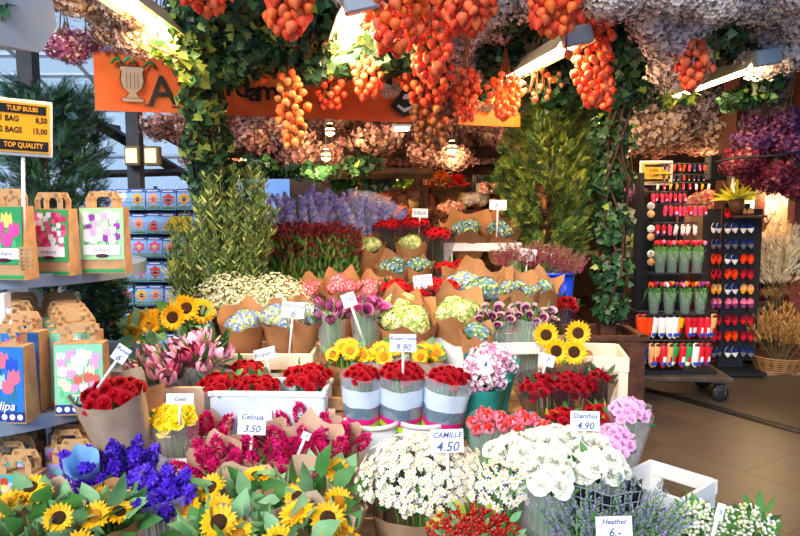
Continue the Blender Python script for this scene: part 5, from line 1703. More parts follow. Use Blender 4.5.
OR, RE, TA, BR, BG = 0, 1, 2, 3, 4
for a in (('small orange garland cut by the top edge above the front ivy post', 208, 0, 3.2, 24, 10, 26, .05, (OR, RE)), ('orange garland between the first two lamps', 289, 6, 3.1, 24, 28, 60, .052, (OR, BG, RE)),
          ('tan lantern garland hanging low before the orange banner', 291, 112, 3.7, 15, 36, 46, .045, (TA, TA, BG), .2), ('big orange garland right of the short lamp', 393, 12, 3.2, 34, 36, 88, .056, (OR, BG, RE)),
          ('red-orange garland below the big one, over the banner emblem', 430, 42, 3.4, 24, 36, 60, .05, (OR, RE)), ('red garland left over the plain banner', 368, 80, 3.8, 16, 17, 30, .046, (RE, OR)),
          ('deep red garland low over the plain banner', 330, 92, 4.0, 16, 16, 26, .045, (RE,)), ('orange garland at the top centre', 466, 5, 3.3, 30, 26, 66, .054, (OR, RE)),
          ('brown dried garland in the middle, lowest of all', 432, 116, 4.0, 24, 32, 80, .042, (BR, BR, TA)), ('red garland above the brown one', 428, 84, 3.9, 26, 20, 50, .045, (RE, OR)),
          ('bright orange-red garland right of the brown one', 466, 96, 4.0, 14, 24, 40, .046, (OR, RE)), ('lit orange garland at the lower end of the long lamp', 505, 98, 4.3, 18, 20, 40, .045, (BG, OR)),
          ('orange garland cut by the top edge above the long lamp', 556, 12, 3.4, 30, 20, 56, .056, (OR, RE, BG)), ('long red-orange garland on the dark ivy right of the long lamp', 593, 58, 3.9, 20, 44, 84, .05, (OR, RE)),
          ('thin red garland trailing in the ivy under the long one', 606, 92, 4.2, 10, 18, 16, .045, (RE,)), ('orange garland hanging on long stems above the trolley lamp', 692, 66, 3.9, 15, 22, 34, .052, (OR, RE), .3),
          ('dull red garland inside the conifer', 540, 85, 4.6, 22, 14, 22, .04, (RE, BR)), ('single orange lantern on a long stem right of the trolley lamp garland', 714, 70, 3.9, 3, 3, 1, .055, (OR,), .3),
          ('single orange lantern under the long lamp', 566, 56, 3.6, 3, 3, 1, .055, (OR,), .1), ('dark red lanterns in the ivy left of the tan garland', 262, 62, 3.9, 24, 20, 18, .04, (RE, BR))):
    garland(*a)
# ------------------------------------------------------------------ orange banner
A0 = Vector((P(95, 100, 4.08).x, 4.08, 2.12))
A1 = Vector((P(520, 120, 5.0).x, 5.0, 2.12))
bl = (A1 - A0).length
yaw = math.atan2(A1.y - A0.y, A1.x - A0.x)
t = thing('orange_banner', 'long orange painted banner with black lettering across the stall front', 'banner', A0, (0, 0, yaw))
bh = .42
ban = mat('banner_orange', 'e65416', .5, 'ee7020', 3)
ob('cloth', patch(lambda u, v: (u * bl, .012 * math.sin(u * 22), v * bh), 60, 4), t, mats=ban)
ob('cloth_backing', patch(lambda u, v: (u * bl, .012 * math.sin(u * 22) + .004, v * bh), 60, 4), t, mats=ban)
ob('seam', box(.006, .004, bh, (bl * .72, -.014, bh / 2)), t, mats=mat('seam_dark', '7a3010', .6), smooth=False)
ink = mat('banner_black', '12120f', .5)


def bx_(px, d):
    """distance along the banner for a pixel column"""
    v = (px - 400) / F
    # solve (A0 + s*dir).x / y = v
    dx, dy = math.cos(yaw), math.sin(yaw)
    return (v * A0.y - A0.x) / (dx - v * dy)


def btext(s, px, z, size, xs=1.0, rot=0.0):
    text_obj(s, size, ink, t, (bx_(px, 0), -.0145, z), (PI / 2, rot, 0), bold=.003, xs=xs, ext=.001)


btext('A', 167, .12, .24, 1.0, -.05)
# serif feet of the painted A
sx = bx_(167, 0)
ob('letter_foot', join([box(.05, .003, .008, (sx - .075, -.0145, .038)), box(.05, .003, .008, (sx + .075, -.0145, .035))]), t, mats=ink, smooth=False)
for ch, px, z in (('r', 234, .17), ('d', 245, .165), ('a', 257, .145), ('m', 270, .155)):
    btext(ch, px, z, .17, 1.1)
for ch, px, z in (('s', 197, .17), ('t', 209, .18), ('e', 221, .16)):
    btext(ch, px, z, .17, 1.1)
for i, (ch, px, z) in enumerate((('A', 448, .14), ('m', 458, .14), ('s', 467, .1), ('t', 476, .14), ('e', 484, .13), ('r', 491, .15), ('d', 498, .12), ('a', 507, .14), ('m', 516, .14))):
    btext(ch, px, z, .13, 1.1)
# painted urn with flowers
ux = bx_(138, 0)
cream, grey = mat('urn_cream', 'c8a888', .6), mat('urn_line', '3c2c24', .6)


def flat(pts, y):
    return T([(x, y, z) for x, z in pts] , [tuple(range(len(pts)))], 0)


prof = [(.055, 0), (.06, .015), (.03, .03), (.018, .05), (.05, .08), (.062, .12), (.055, .17), (.066, .19), (.06, .20)]
pts = [(ux + a, .055 + b) for a, b in prof] + [(ux - a, .055 + b) for a, b in reversed(prof)]
pl = [(ux + (x - ux) * 1.12, .05 + (z - .05) * 1.03) for x, z in pts]
o = ob('painted_urn', join([flat(pts, -.0150)]), t, mats=cream, smooth=False)
ob('urn_outline', join([flat(pl, -.0142)] + [box(.003, .001, .09, (ux + q, -.0156, .175)) for q in (-.03, -.01, .012, .032)] + [box(.1, .001, .003, (ux, -.0156, .075))]), o, mats=grey, smooth=False)
cols = [mat('paint_green', '2f7a3c', .6), mat('paint_blue', '4a78b8', .6), mat('paint_teal', '3c9a7c', .6)]
for k, (dx, dz, m) in enumerate(((-.09, .27, 0), (-.13, .33, 1), (-.02, .28, 2), (.09, .26, 0), (.05, .33, 1))):
    ob('painted_flourish', tube([(ux + dx + .03 * math.cos(a / 3), -.015, dz + .03 * math.sin(a / 2.2)) for a in range(8)], .009, 5), t, mats=cols[m])
# black and white clog emblem
ex = bx_(406, 0)
wh = mat('emblem_white', 'dcdcd8', .5)
pts = [(ex - .10, .10), (ex - .02, .04), (ex + .09, .09), (ex + .08, .13), (ex + .04, .2), (ex - .03, .2), (ex - .07, .14)]
ob('emblem_black', flat([(ex + (x - ex) * 1.15, .12 + (z - .12) * 1.15) for x, z in pts], -.0142), t, mats=ink, smooth=False)
ob('emblem_white', join([flat([(ex - .07, .10), (ex - .02, .065), (ex + .07, .10), (ex + .06, .12), (ex - .02, .09), (ex - .06, .115)], -.0150), flat([(ex + .03 * math.cos(a) , .15 + .035 * math.sin(a)) for a in [i * PI / 8 for i in range(9)]], -.015), flat([(ex + .05, .2), (ex + .1, .23), (ex + .09, .27), (ex + .04, .25)], -.015)]), t, mats=wh, smooth=False)
ob('hanging_cord', join([tube([(x, 0, bh - .01), (x, 0, .78)], .004, 4) for x in (.05, bl * .3, bl * .6, bl * .95)]), t, mats=M_dark)

# ------------------------------------------------------------------ souvenirs
def clog_mesh(main, accent, pic):
    """wooden shoe hung by the heel, toe down, opening towards -y"""
    n, V, Fc, ms = 12, [], [], []
    prof = [(0, .16, .12), (-.12, .26, .2), (-.32, .27, .22), (-.55, .24, .2), (-.78, .27, .2), (-.94, .2, .14), (-1.04, .02, .03)]
    for j, (z, rx, ry) in enumerate(prof):
        for i in range(n):
            a = 2 * PI * i / n
            y = ry * math.sin(a) - (.12 * max(0, (-z - .75)))
            V.append((rx * math.cos(a), y, z))
    for j in range(len(prof) - 1):
        for i in range(n):
            k = (i + 1) % n
            Fc.append((j * n + i, (j + 1) * n + i, (j + 1) * n + k, j * n + k))
            sn = math.sin(2 * PI * (i + .5) / n)
            ms.append(3 if j < 1 and sn < -.6 else 1 if sn < -.85 and j == 3 else 2 if sn < -.6 and j == 4 else 0)
    Fc.append(tuple(range(n))); ms.append(0)
    t = T(V, Fc, ms)
    ring = tube([(0, 0, 0), (0, 0, .14)], .03, 5, 4)
    return mesh('wooden_clog', join([t, ring]), [main, accent, pic, mat('clog_inside', '3c2014', .7), M_dark])


c_ = lambda n, h: mat('clog_' + n, h, .3)
CL = {
    'orange': clog_mesh(c_('orange', 'ee4410'), c_('orange', 'ee4410'), c_('orange2', 'd83408')),
    'red': clog_mesh(c_('red', 'cc1c2a'), c_('white', 'f0e8e0'), c_('blue', '2c4cb0')),
    'blue': clog_mesh(c_('white', 'f0e8e0'), c_('cream', 'e8dcc0'), c_('delft', '2c50b8')),
    'navy': clog_mesh(c_('navy', '1a2a64'), c_('delft', '2c50b8'), c_('white', 'f0e8e0')),
    'yellow': clog_mesh(c_('yellow', 'f0a414'), c_('red', 'cc1c2a'), c_('blue', '2c4cb0')),
    'tan': clog_mesh(c_('tan', 'e0a468'), c_('red', 'cc1c2a'), c_('delft', '2c50b8')),
    'green': clog_mesh(c_('green', '2c9048'), c_('red', 'cc1c2a'), c_('white', 'f0e8e0')),
    'pink': clog_mesh(c_('pink', 'ee3c64'), c_('pink', 'ee3c64'), c_('rose', 'f87898')),
    'white': clog_mesh(c_('white', 'f0e8e0'), c_('white', 'f0e8e0'), c_('rose', 'f87898')),
    'black': clog_mesh(c_('black', '1c1a1e'), c_('red', 'cc1c2a'), c_('white', 'f0e8e0')),
    'purple': clog_mesh(c_('purple', '8a3a6c'), c_('rose', 'f87898'), c_('purple', '8a3a6c')),
}
D = 5.6
tx0, tx1 = P(634, 370, D).x, P(712, 370, D).x
cx = (tx0 + tx1) / 2
bz = P(670, 376, 5.4).z
tr = thing('souvenir_trolley', 'low wheeled wooden trolley carrying the clog souvenir rack', 'trolley', (cx - .03, D, 0), (0, 0, -.08))
ob('platform', box(.84, .5, .035, (0, 0, bz - .018), bev=.005), tr, mats=mat('trolley_wood', '4c443c', .5, '38302a', 5), smooth=False)
for sx_ in (-.32, .34):
    for sy_ in (-.19, .19):
        w_ = ob('wheel', lathe([(.012, -.02), (.06, -.02), (.066, -.012), (.066, .012), (.06, .02), (.012, .02)], 20).at((sx_, sy_, .067), (PI / 2, 0, .7 if sx_ < 0 else 0)), tr, mats=mat('grey_wheel', '8c8c90', .5) if sx_ < 0 else mat('black_wheel', '1a1a1c', .5))
        ob('fork', join([box(.012, .06, .07, (sx_ + s * .032, sy_, .09)) for s in (-1, 1)] + [box(.08, .07, .01, (sx_, sy_, .13))]), w_, mats=M_dark, smooth=False)
rk = thing('souvenir_rack', 'tall black souvenir rack on the trolley, hung with small clogs', 'rack', (cx, D, bz))
rh = P(670, 160, D).z - bz
rw = tx1 - tx0 - .06
for sx_ in (-1, 1):
    ob('upright', box(.035, .12 if sx_ < 0 else .035, rh - .1, (sx_ * rw / 2 * (1 if sx_ < 0 else .2), .1, (rh - .1) / 2)), rk, mats=M_black, smooth=False)
ob('back_panel', box(rw * .6, .02, rh * .80, (-rw * .2, .2, rh * .40)), rk, mats=M_black, smooth=False)
ob('base_box', box(rw, .36, .03, (0, .03, .015)), rk, mats=M_black, smooth=False)


def clog_row(py, pxs, kinds, size, d, row, hang=True, z=None):
    for i, px in enumerate(pxs):
        k = kinds[i % len(kinds)]
        p = P(px, py, d)
        ob('wooden_clog', CL[k], None, p + Vector((0, 0, size * .5)), (rnd.uniform(-.05, .2), rnd.uniform(-.1, .1), .4 + rnd.uniform(-.15, .15)), (size * .62, size * .7, size) if size > .1 else (size * .8, size * .8, size),
           label='small %s painted clog hung in the %s of the trolley rack' % (k, row), category='clog souvenir', group='%s clogs in the %s' % (k, row))
    zz = P(0, py, d).z + size * .62
    a, b = P(pxs[0] - 3, py, d).x, P(pxs[-1] + 3, py, d).x
    ob('hanger_rail', join([tube([(a - cx, d - D, zz - bz), (b - cx, d - D, zz - bz)], .005, 5)] + [tube([(x - cx, d - D, zz - bz), (x - cx, .2, zz - bz)], .003, 4) for x in (a, (a + b) / 2, b)]), rk, mats=M_dark)


clog_row(326, [639 + i * 5.5 for i in range(3)] + [656 + i * 6.4 for i in range(10)], ['orange'] * 3 + ['blue'] * 4 + ['yellow', 'red', 'red', 'red', 'red', 'tan'], .19, 5.42, 'upper large row')
clog_row(355, [636 + i * 5 for i in range(3)] + [651 + i * 6.4 for i in range(10)], ['navy', 'navy', 'navy', 'tan', 'tan', 'red', 'tan', 'green', 'red', 'green', 'blue', 'red', 'red'], .19, 5.4, 'lower large row')
clog_row(168, [665 + i * 5 for i in range(9)], ['navy', 'purple', 'orange', 'red', 'orange', 'pink'], .055, D, 'topmost row')
clog_row(178, [664 + i * 5 for i in range(9)], ['black', 'black', 'navy', 'black', 'orange'], .045, D, 'black second row')
clog_row(187, [658 + i * 6.4 for i in range(9)], ['white', 'red', 'yellow', 'yellow', 'red', 'red', 'white', 'yellow'], .055, D, 'third row from the top')
clog_row(198, [653 + i * 4.5 for i in range(8)], ['pink', 'red'], .075, 5.5, 'red fourth row')
clog_row(211, [666 + i * 4.9 for i in range(9)], ['pink', 'pink', 'red'], .085, 5.5, 'bright pink fifth row')
clog_row(230, [658, 664, 670, 677, 683, 689, 695], ['red', 'red', 'pink', 'white', 'white', 'white', 'white'], .09, 5.5, 'row over the toy tulips')
# flat magnets along the left
for i, py in enumerate((206, 214, 229, 237, 254, 262)):
    p = P(651, py, 5.55)
    ob('souvenir_magnet', lathe([(.001, -.006), (.03, -.006), (.032, 0), (.03, .006), (.001, .006)], 12).at(rot=(PI / 2, 0, 0), sc=(1, 1, .8)), None, p, mats=[c_('white', 'f0e8e0'), c_('tan', 'e0a468')][i % 2],
       label='round %s souvenir magnet on the left edge of the rack, %s' % (('white', 'tan')[i % 2], ('topmost', 'second', 'third', 'fourth', 'fifth', 'lowest')[i]), category='magnet', group='round magnets on the rack edge')
# wooden toy tulips in glass vases
GL = clear('vase_glass', 'dce8ea', .1, .08)
tul = [mesh('toy_tulip', join([tulip(0, .9, .38).at((0, 0, 0)), lathe([(.05, -3.4), (.05, 0)], 5, 1), zleaf(2.2, .22, .2, .2, 1).at((0, 0, -2.6), (.1, .15, 0))]), [c_(n, h), G1]) for n, h in (('red', 'cc1c2a'), ('orange', 'ee4410'), ('yellow', 'f0a414'), ('pinkt', 'ee8cb4'), ('white', 'f0e8e0'), ('purple', '8a3a6c'))]
for row, (py, pxs) in enumerate(((262, (660, 672, 684, 697)), (303, (654, 669, 685, 700)))):
    for i, px in enumerate(pxs):
        d = 5.42
        p = P(px, py, d)
        t = thing('tulip_vase', 'clear vase of toy tulips, %s of four on the %s shelf of the rack' % (('leftmost', 'second', 'third', 'rightmost')[i], ('upper', 'lower')[row]), 'vase', p)
        ob('vase', lathe([(.03, -.09), (.034, -.088), (.052, .09), (.048, .09), (.03, -.08)], 14, cap=False), t, mats=GL)
        ob('stems', join([tube([(.012 * math.cos(g_), .012 * math.sin(g_), -.085), (.04 * math.cos(g_), .04 * math.sin(g_), .12)], .004, 5) for g_ in [v_ * PI / 6 for v_ in range(12)]]), t, mats=G1)
        for k in range(9):
            a = k * 2.4
            q = .06 * math.sqrt((k + .5) / 9) * 1.1
            key = rnd.choice([0, 0, 0, 1, 3] if row == 0 else [0, 1, 2, 3, 4, 5])
            ob('tulip', tul[key], t, (q * math.cos(a), q * math.sin(a) * .8, .145 - .02 * q * 10), (-.45 * math.sin(a), .45 * math.cos(a), a), .042)
    zz = P(0, py, 5.42).z - .092
    ob('glass_shelf', box(.46 if row == 0 else .5, .16, .008, (P(678, py, 5.42).x - cx, -.14, zz - bz)), rk, mats=M_black, smooth=False)
# sign of the rack
p = P(656, 173, 5.75)
s = thing('souvenir_price_sign', 'yellow souvenir price sign in a grey frame at the top of the trolley rack', 'sign', p)
ob('frame', box(.27, .02, .2, bev=.004), s, mats=mat('sign_frame', 'c8ccc8', .4), smooth=False)
fc = ob('board', box(.235, .006, .165, (0, -.012, 0)), s, mats=mat('sign_amber', 'd8a02a', .4), smooth=False)
blk = MATS['sign_black']
ob('black_bar', box(.2, .003, .02, (0, -.016, .06)), fc, mats=blk, smooth=False)
ob('black_bar', box(.2, .003, .02, (0, -.016, -.06)), fc, mats=blk, smooth=False)
text_obj('1 CLOG   2,50', .028, blk, fc, (0, -.0158, .022), (PI / 2, 0, 0), bold=.0006)
text_obj('3 CLOGS  6,00', .028, blk, fc, (0, -.0158, -.02), (PI / 2, 0, 0), bold=.0006)
ob('post', box(.02, .02, p.z - bz, (0, .02, -(p.z - bz) / 2)), s, mats=M_black, smooth=False)

# ------------------------------------------------------------------ slipper rack
D2 = 6.3
p = P(732, 300, D2)
pz = P(732, 372, D2).z
sr = thing('slipper_rack', 'black slipper rack with three columns right of the trolley', 'rack', (p.x, D2, 0.03))
top = P(732, 204, D2).z
ob('centre_panel', box(S(25, D2), .04, top - .05, (0, 0, top / 2)), sr, mats=M_black, smooth=False)
for s_ in (-1, 1):
    ob('side_panel', box(S(17, D2), .03, top - .15, (s_ * S(21, D2), .06, top / 2), bev=.002).at(rot=(0, 0, 0)), sr, mats=mat('rack_side', '241c1c', .6), smooth=False)
ob('foot', box(.5, .4, .03, (0, 0, .0)), sr, mats=M_black, smooth=False)


def slipper(main, inner):
    n = 14
    V, ts = [], []
    sole = [(.28 * math.cos(a) * (1 + .12 * math.sin(a)), .5 * math.sin(a)) for a in [2 * PI * i / n for i in range(n)]]
    V = [(x, 0, z) for x, z in sole] + [(x * 1.02, -.08, z * 1.02) for x, z in sole]
    Fc = [tuple(range(n)), tuple(range(2 * n - 1, n - 1, -1))] + [(i, (i + 1) % n, (i + 1) % n + n, i + n) for i in range(n)]
    ts.append(T(V, Fc, [1, 1] + [0] * n))
    ts.append(patch(lambda u, v: (.3 * math.cos(PI * u) * math.cos(v * 1.4), -.08 - .2 * math.sin(PI * u) * (1 - v * .6), -.02 - .46 * v), 8, 4, 0))
    one = join(ts)
    return mesh('slipper_pair', join([one.at((-.31, 0, 0), (0, .08, 0)), one.at((.31, 0, 0), (0, -.08, 0))]), [main, inner])


SL = {n: slipper(c_(n, h), c_(n2, h2)) for n, h, n2, h2 in (('red', 'cc1c2a', 'darkred', '8c1420'), ('white', 'f0e8e0', 'navy', '1a2a64'), ('grey', '6c6870', 'navy', '1a2a64'), ('orange', 'ee4410', 'orange2', 'd83408'), ('yellow', 'f0a414', 'tan', 'e0a468'), ('purple', '8a3a6c', 'rose', 'f87898'), ('brown', '6c3a2c', 'tan', 'e0a468'))}
rowsS = [(213, ('white', 'red', 'brown'), 0), (228, ('white', 'white', 'white'), 0), (244, ('grey', 'grey', 'grey'), 0), (259, ('orange', 'white', 'orange'), 0), (274, ('red', 'orange', 'red'), 0), (289, ('yellow', 'white', 'yellow'), 0),
         (303, ('purple', 'purple', 'purple'), 0), (320, ('red', 'red', 'red'), 0), (336, ('red', 'orange', 'red'), 0), (352, ('grey', 'white', 'grey'), 0)]
for r_i, (py, ks, _) in enumerate(rowsS):
    rn2 = ('topmost', 'second', 'third', 'fourth', 'fifth', 'sixth', 'seventh', 'eighth', 'ninth', 'lowest')[r_i]
    for c_i, (px, k) in enumerate(zip((716, 731, 747), ks)):
        if r_i == 0 and c_i == 0:
            continue
        q = P(px, py, D2 - .06)
        ob('slipper_pair', SL[k], None, q, (0, rnd.uniform(-.1, .1), (.35 if c_i == 0 else -.35 if c_i == 2 else 0)), .1 if c_i == 1 else .095,
           label='pair of small %s slippers in the %s column, %s row of the slipper rack' % (k, ('left', 'middle', 'right')[c_i], rn2), category='slippers')
p = P(736, 202, D2 - .02)
s = thing('slipper_price_sign', 'small yellow price sign on top of the slipper rack', 'sign', p)
ob('board', box(.13, .015, .08), s, mats=mat('sign_amber', 'd8a02a', .4), smooth=False)
ob('black_bar', box(.11, .003, .012, (0, -.009, .028)), s, mats=blk, smooth=False)
# yellow spiky plant above it
p = P(737, 199, 6.2)
t = thing('bromeliad', 'bright yellow spiky plant above the slipper rack', 'plant', p)
n = 46
dd = dome_dirs(n, 1.05) + rng.normal(0, .08, (n, 3))
ob('leaves', scatter('leaves', [(zleaf(1, .14, .3, .3), frames(np.zeros((n, 3)), dd, .24 * rng.uniform(.7, 1.1, n)), 0)], [mat('lemon_leaf', 'e8e020', .5, 'f4f060', 8, transl=.2)], True), t)
ob('pot', lathe([(.05, -.14), (.07, 0), (.06, 0), (.05, -.12)], 12), t, mats=M_wood)
ob('plant_shelf', box(.3, .2, .02), None, (p.x + .1, 6.24, p.z - .155), mats=M_wood, smooth=False, label='small dark shelf under the yellow spiky plant', category='shelf')

# ------------------------------------------------------------------ dried grasses at the right
def grass_bunch(name, label, px, d, py_base, py_top, rpx, n, m2, pl, basket=None, zb=0.0, lean=.35):
    pb, pt = P(px, py_base, d), P(px, py_top, d)
    t = thing(name, label, 'dried grass', (pb.x, d, pb.z))
    L = pt.z - pb.z
    for k in range(n):
        a = k * 2.4
        q = math.sqrt((k + .5) / n)
        ob('plume', pl, t, (q * .05 * math.cos(a), q * .05 * math.sin(a), 0), (-lean * q * math.sin(a), lean * q * math.cos(a), a), (L * rnd.uniform(.8, 1.0),) * 3)
    return t


def plume(key, w_, n, ms, z0=.35, sz=.12):
    u = rng.uniform(0, 1, n)
    a = rng.uniform(0, 2 * PI, n)
    r_ = w_ * np.sin(PI * np.clip(.08 + .9 * u, 0, 1)) ** .8 * rng.uniform(.3, 1, n)
    p = np.stack([r_ * np.cos(a), r_ * np.sin(a), z0 + (1 - z0) * u], 1)
    dr = np.stack([np.cos(a), np.sin(a), np.full(n, 1.8)], 1)
    return scatter(key, [(zleaf(1, .16), frames(p, dr, sz * rng.uniform(.6, 1.2, n)), rng.integers(0, len(ms) - 1, n)), (lathe([(.008, 0), (.005, .9)], 4), frames([(0, 0, 0)], [(0, 0, 1)], 1.0, np.zeros(1)), len(ms) - 1)], ms)


PAM = plume('plume', .085, 260, [mat('pampas', 'f0d8a8', .7), mat('pampas_pale', 'f8e8c8', .7), TW])
WHE = plume('plume', .045, 80, [mat('wheat', 'c89858', .7), mat('wheat_dark', 'a87838', .7), TW], .55, .09)
RUS = plume('plume', .05, 90, [mat('rust_grass', 'a04830', .7), mat('rust_grass2', 'c88850', .7), TW], .4, .09)
grass_bunch('pampas_bouquet', 'tall cream pampas grass bunch at the right, before the pink dried flowers', 774, 6.65, 306, 224, 20, 34, None, PAM, lean=.4)
grass_bunch('wheat_bouquet', 'wheat-coloured grass bunch in the wicker basket', 777, 6.35, 368, 304, 30, 44, None, WHE, lean=.7)
grass_bunch('wheat_bouquet', 'smaller wheat bunch behind, above the basket', 770, 6.6, 306, 285, 18, 22, None, WHE, lean=.6)
grass_bunch('rust_grass_bouquet', 'rust-red dried grass bunch at the right edge, left one', 790, 6.62, 306, 272, 20, 24, None, RUS, lean=.6)
grass_bunch('rust_grass_bouquet', 'rust-red dried grass bunch cut by the right edge', 808, 6.6, 306, 276, 20, 24, None, RUS, lean=.6)
def basket(label, px, d, py_top, r, h, z0=None):
    p = P(px, py_top, d)
    z0 = p.z - h if z0 is None else z0
    t = thing('wicker_basket', label, 'basket', (p.x, d, z0))
    ob('body', lathe([(r * .75, 0), (r * .9, h * .5), (r, h), (r * .92, h), (r * .7, .02)], 28), t, mats=mat('wicker', '6a4628', .7, '4a2e1a', 60, bump=.8))
    ts = []
    for k in range(7):
        rr = r * (.76 + .24 * k / 6)
        z = h * k / 6
        ts.append(tube([((rr + .006 * (-1) ** i) * math.cos(i * 2 * PI / 36), (rr + .006 * (-1) ** i) * math.sin(i * 2 * PI / 36), z) for i in range(37)], .009, 5))
    ob('weave', join(ts), t, mats=mat('wicker_pale', '8c6238', .7))
    return t


basket('round wicker basket of wheat at the right edge of the floor', 777, 6.35, 355, .24, P(777, 355, 6.35).z - .03, .03)
# side stall shelf carrying the other dried bunches
pp_ = P(790, 306, 6.7)
t = thing('side_shelf', 'dark shelf unit behind the wheat basket', 'shelf', (pp_.x + .05, 6.82, .03))
ob('board', join([box(1.0, .4, .03, (0, 0, pp_.z - .045)), box(1.0, .4, .03, (0, 0, .3))]), t, mats=M_dark, smooth=False)
for s_ in (-1, 1):
    ob('side', box(.03, .4, pp_.z - .08, (s_ * .49, 0, (pp_.z - .08) / 2)), t, mats=M_dark, smooth=False)

# dried bouquets in the far right bays
def dry_bunch(label, px, py, d, rpx, key, n, hr, zb):
    return bouquet('dried_bouquet', label, px, py, d, rpx, key, n, hr, 'grey', tilt=.1, leafn=10, leafs=.07, headname='bloom', zb=zb, cat='dried flowers', wk=dict(back=.1), jit=.3)


DS = thing('dried_flower_counter', 'long dark counter carrying dried bouquets far right', 'counter', (3.9, 7.75, 0.025))
zt = 1.0
ob('top', box(3.6, .9, .04, (0, 0, zt - .02 - .025)), DS, mats=M_wood, smooth=False)
ob('front', box(3.5, .04, zt - .09, (0, -.4, (zt - .1) / 2)), DS, mats=M_wood, smooth=False)
for i, (px, py, key, nm) in enumerate(((660, 232, 'dry_pink_bloom', 'peach dried bouquet behind the left of the clog rack'), (684, 222, 'dry_pink_bloom', 'peach dried bouquet seen between the clogs'), (706, 205, 'dry_pink_bloom', 'peach dried bouquet right of the pink clog rows'), (706, 232, 'dry_pink_bloom', 'salmon dried bouquet between the two racks, lower'),
                                       (748, 212, 'dry_white_bloom', 'white dried bouquet under the yellow spiky plant'), (765, 215, 'dry_pink_bloom', 'peach dried bouquet in the bay right of the slipper rack'), (780, 205, 'dry_white_bloom', 'white dried bouquet above the pampas grass'),
                                       (792, 218, 'dry_pink_bloom', 'peach dried bouquet behind the pampas grass'), (806, 210, 'dry_pink_bloom', 'peach dried bouquet cut by the right edge'), (755, 232, 'dry_pink_bloom', 'low peach dried bouquet left of the pampas'),
                                       (631, 240, 'green_hydrangea', 'yellow-green bouquet between the ivy post and the trolley'), (628, 262, 'dry_pink_bloom', 'pale pink bouquet low between the ivy post and the trolley'))):
    dry_bunch(nm, px, py, 7.5 + .25 * (i % 2), 15, key, 9, .1, zt)
# dangling cable at the right
ob('ceiling_cable', tube([P(715, 162, 5.7), P(735, 158, 5.6), P(770, 156, 5.5), P(815, 150, 5.4)], .012, 6), None, mats=M_black, label='black cable sagging over the crimson dried flowers', category='cable')
p = P(716, 168, 6.2)
ob('black_speaker', box(.16, .12, .22, bev=.01), None, p, mats=M_black, smooth=False, label='black box mounted by the red post above the slipper rack', category='speaker')

# ------------------------------------------------------------------ shop interior, centre
sh = thing('display_shelves', 'brown shelves at the back of the shop behind the price cards', 'shelf', (P(465, 200, 9).x, 9.3, 0))
for k, z in enumerate((.5, 1.0, 1.45, 1.9)):
    ob('board', box(2.9, .4, .04, (0, 0, z)), sh, mats=M_wood, smooth=False)
for x in (-1.43, -.5, .5, 1.43):
    ob('upright', box(.05, .4, 2.0, (x, 0, 1.0)), sh, mats=M_wood, smooth=False)
ob('back', box(2.9, .02, 2.0, (0, .21, 1.0)), sh, mats=mat('shelf_back', '7a5034', .7, '3c2416', 4), smooth=False)
TER = [mat('terracotta', 'a8603c', .7), mat('old_gold', 'b08c50', .5), mat('rust_pot', '7c3c24', .6), mat('straw', 'd0ac70', .7), mat('vase_blue', '5878a0', .4)]
names = ('terracotta', 'gilded', 'rust-coloured', 'straw-coloured', 'blue')
for k, z in enumerate((1.02, 1.47, 1.92)):
    for i in range(13):
        x = sh.location.x - 1.3 + i * .215 + rnd.uniform(-.03, .03)
        r = rnd.uniform(.05, .085)
        c = rnd.randrange(5)
        o = ob('vase', lathe([(r * .6, 0), (r, r * 1.1), (r * .8, r * 2), (r * .45, r * 2.5), (r * .6, r * 2.9), (r * .5, r * 2.9), (r * .35, r * 2.4)], 12), None, (x, 9.22, z), mats=TER[c],
               label='%s vase on the %s back shelf' % (names[c], ('lower', 'middle', 'top')[k]), category='vase', group='%s vases on the %s back shelf' % (names[c], ('lower', 'middle', 'top')[k]))
for i, (px, py, d, rp, key, nm) in enumerate(((395, 185, 7.2, 12, 'lime', 'bright green potted plant lit by a spot at the back'), (375, 190, 7.0, 9, 'dk', 'dark green potted plant left of the bright green one'), (498, 195, 6.6, 10, 'dk', 'dark green plant behind the highest price card'),
                                              (345, 193, 7.4, 8, 'dk', 'small green plant behind the larkspur sleeves'))):
    q = P(px, py + rp, d)
    t = thing('potted_plant', nm, 'plant', q)
    ob('leaves', leaves_dome('leaves', 120, S(rp, d), S(rp * 2, d), .1, zleaf(1, .5, .2, .3), .11, [mat('lime_leaf', 'a8d040', .5, transl=.3), G1] if key == 'lime' else [G1, G3], .5, i), t)
    ob('pot', lathe([(.05, -.12), (.08, .05), (.07, .05)], 12), t, mats=TER[0])
    ob('pot_stand', join([box(.24, .24, .03, (0, 0, -.135)), box(.05, .05, q.z - .15, (0, 0, -.15 - (q.z - .15) / 2))]), t, mats=M_wood, smooth=False)
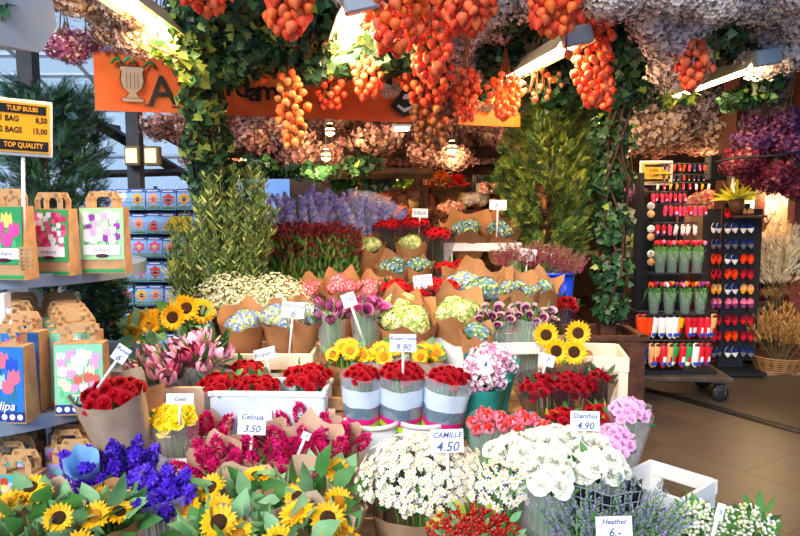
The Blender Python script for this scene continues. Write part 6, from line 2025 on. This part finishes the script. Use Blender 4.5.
# brown round wreath ball and other dried things on a middle table
mt = thing('middle_table', 'brown table behind the top step with dried decorations', 'table', (P(450, 200, 6.6).x, 6.7, 0))
mz = 1.22
ob('table_top', box(1.9, .5, .04, (0, 0, mz - .02)), mt, mats=M_wood, smooth=False)
for a in (-.9, .9):
    for b in (-.2, .2):
        ob('leg', box(.05, .05, mz - .04, (a, b, (mz - .04) / 2)), mt, mats=M_wood, smooth=False)
kk = 900
dd = sphere_dirs(kk)
q = P(431, 216, 6.5)
ob('moss_ball', scatter('moss_ball', [(zleaf(1, .3), frames(dd * .13, dd + rng.normal(0, .5, dd.shape), .045), rng.integers(0, 2, kk))], [mat('moss_brown', '5c3424', .8), mat('moss_rust', '7c4a30', .8)]), None, (q.x, 6.5, mz + .15), label='big round brown twig ball behind the upper middle price card', category='decoration')
for i, (px, py, rp, key, n, nm) in enumerate(((402, 215, 9, 'orange_bloom', 7, 'dried orange bouquet left of the twig ball'), (450, 208, 10, 'dry_pink_bloom', 6, 'dried peach bouquet right of the twig ball'), (475, 200, 12, 'dry_white_bloom', 7, 'straw-coloured dried bouquet near the kraft tray'),
                                               (458, 180, 8, 'bright_red_bloom', 6, 'small red bouquet below the grey-blue parasol rib'), (410, 195, 10, 'brown_hydrangea', 5, 'brown dried bouquet over the twig ball'), (440, 180, 9, 'orange_bloom', 8, 'orange flower bunch glowing at the shop back'),
                                               (493, 188, 10, 'dry_pink_bloom', 6, 'dried peach bouquet left of the conifer'), (380, 200, 8, 'orange_bloom', 5, 'orange bouquet right behind the larkspur sleeves'), (510, 205, 8, 'bright_red_bloom', 7, 'red bouquet between the highest card and the conifer'))):
    bouquet('dried_bouquet', nm, px, py, 6.6 + .1 * (i % 3), rp, key, n + 3, .055, None, tilt=.05, leafn=40, stemn=0, leafm=[G3, MATS['moss_brown']], leafs=.06, headname='bloom', zb=mz, cat='dried flowers', jit=.4)
# lantern / birdcage silhouettes
for px, py, d, nm in ((425, 175, 7.0, 'small metal lantern hanging left of the orange flowers'), (478, 185, 7.2, 'thin metal lantern in front of the brown shelves')):
    q = P(px, py, d)
    t = thing('hanging_lantern', nm, 'lantern', q)
    ob('cage', join([tube([(.05 * math.cos(a), .05 * math.sin(a), -.1), (.05 * math.cos(a), .05 * math.sin(a), .1), (0, 0, .16)], .004, 4) for a in [i * PI / 3 for i in range(6)]]), t, mats=M_dark)
    ob('candle', tube([(0, 0, -.1), (0, 0, .02)], .025, 8), t, mats=mat('candle_wax', 'e8dcc0', .5))
    ob('tray', lathe([(.001, -.11), (.06, -.11), (.06, -.1), (.001, -.1)], 12), t, mats=M_dark)
    ob('cord', tube([(0, 0, .16), (0, 0, 3.33 - q.z)], .003, 4), t, mats=M_dark)
q = P(485, 172, 7.4)
ob('folded_parasol', tube([q + Vector((-.45, 0, -.02)), q + Vector((-.1, 0, .03)), q + Vector((.25, 0, .05)), q + Vector((.5, 0, .0))], [.015, .03, .03, .01], 8), None, mats=mat('parasol_grey', '5c7080', .4, metal=.3), label='grey-blue curved metal rod hung before the back shelves', category='rod')
q = P(296, 155, 6.0)
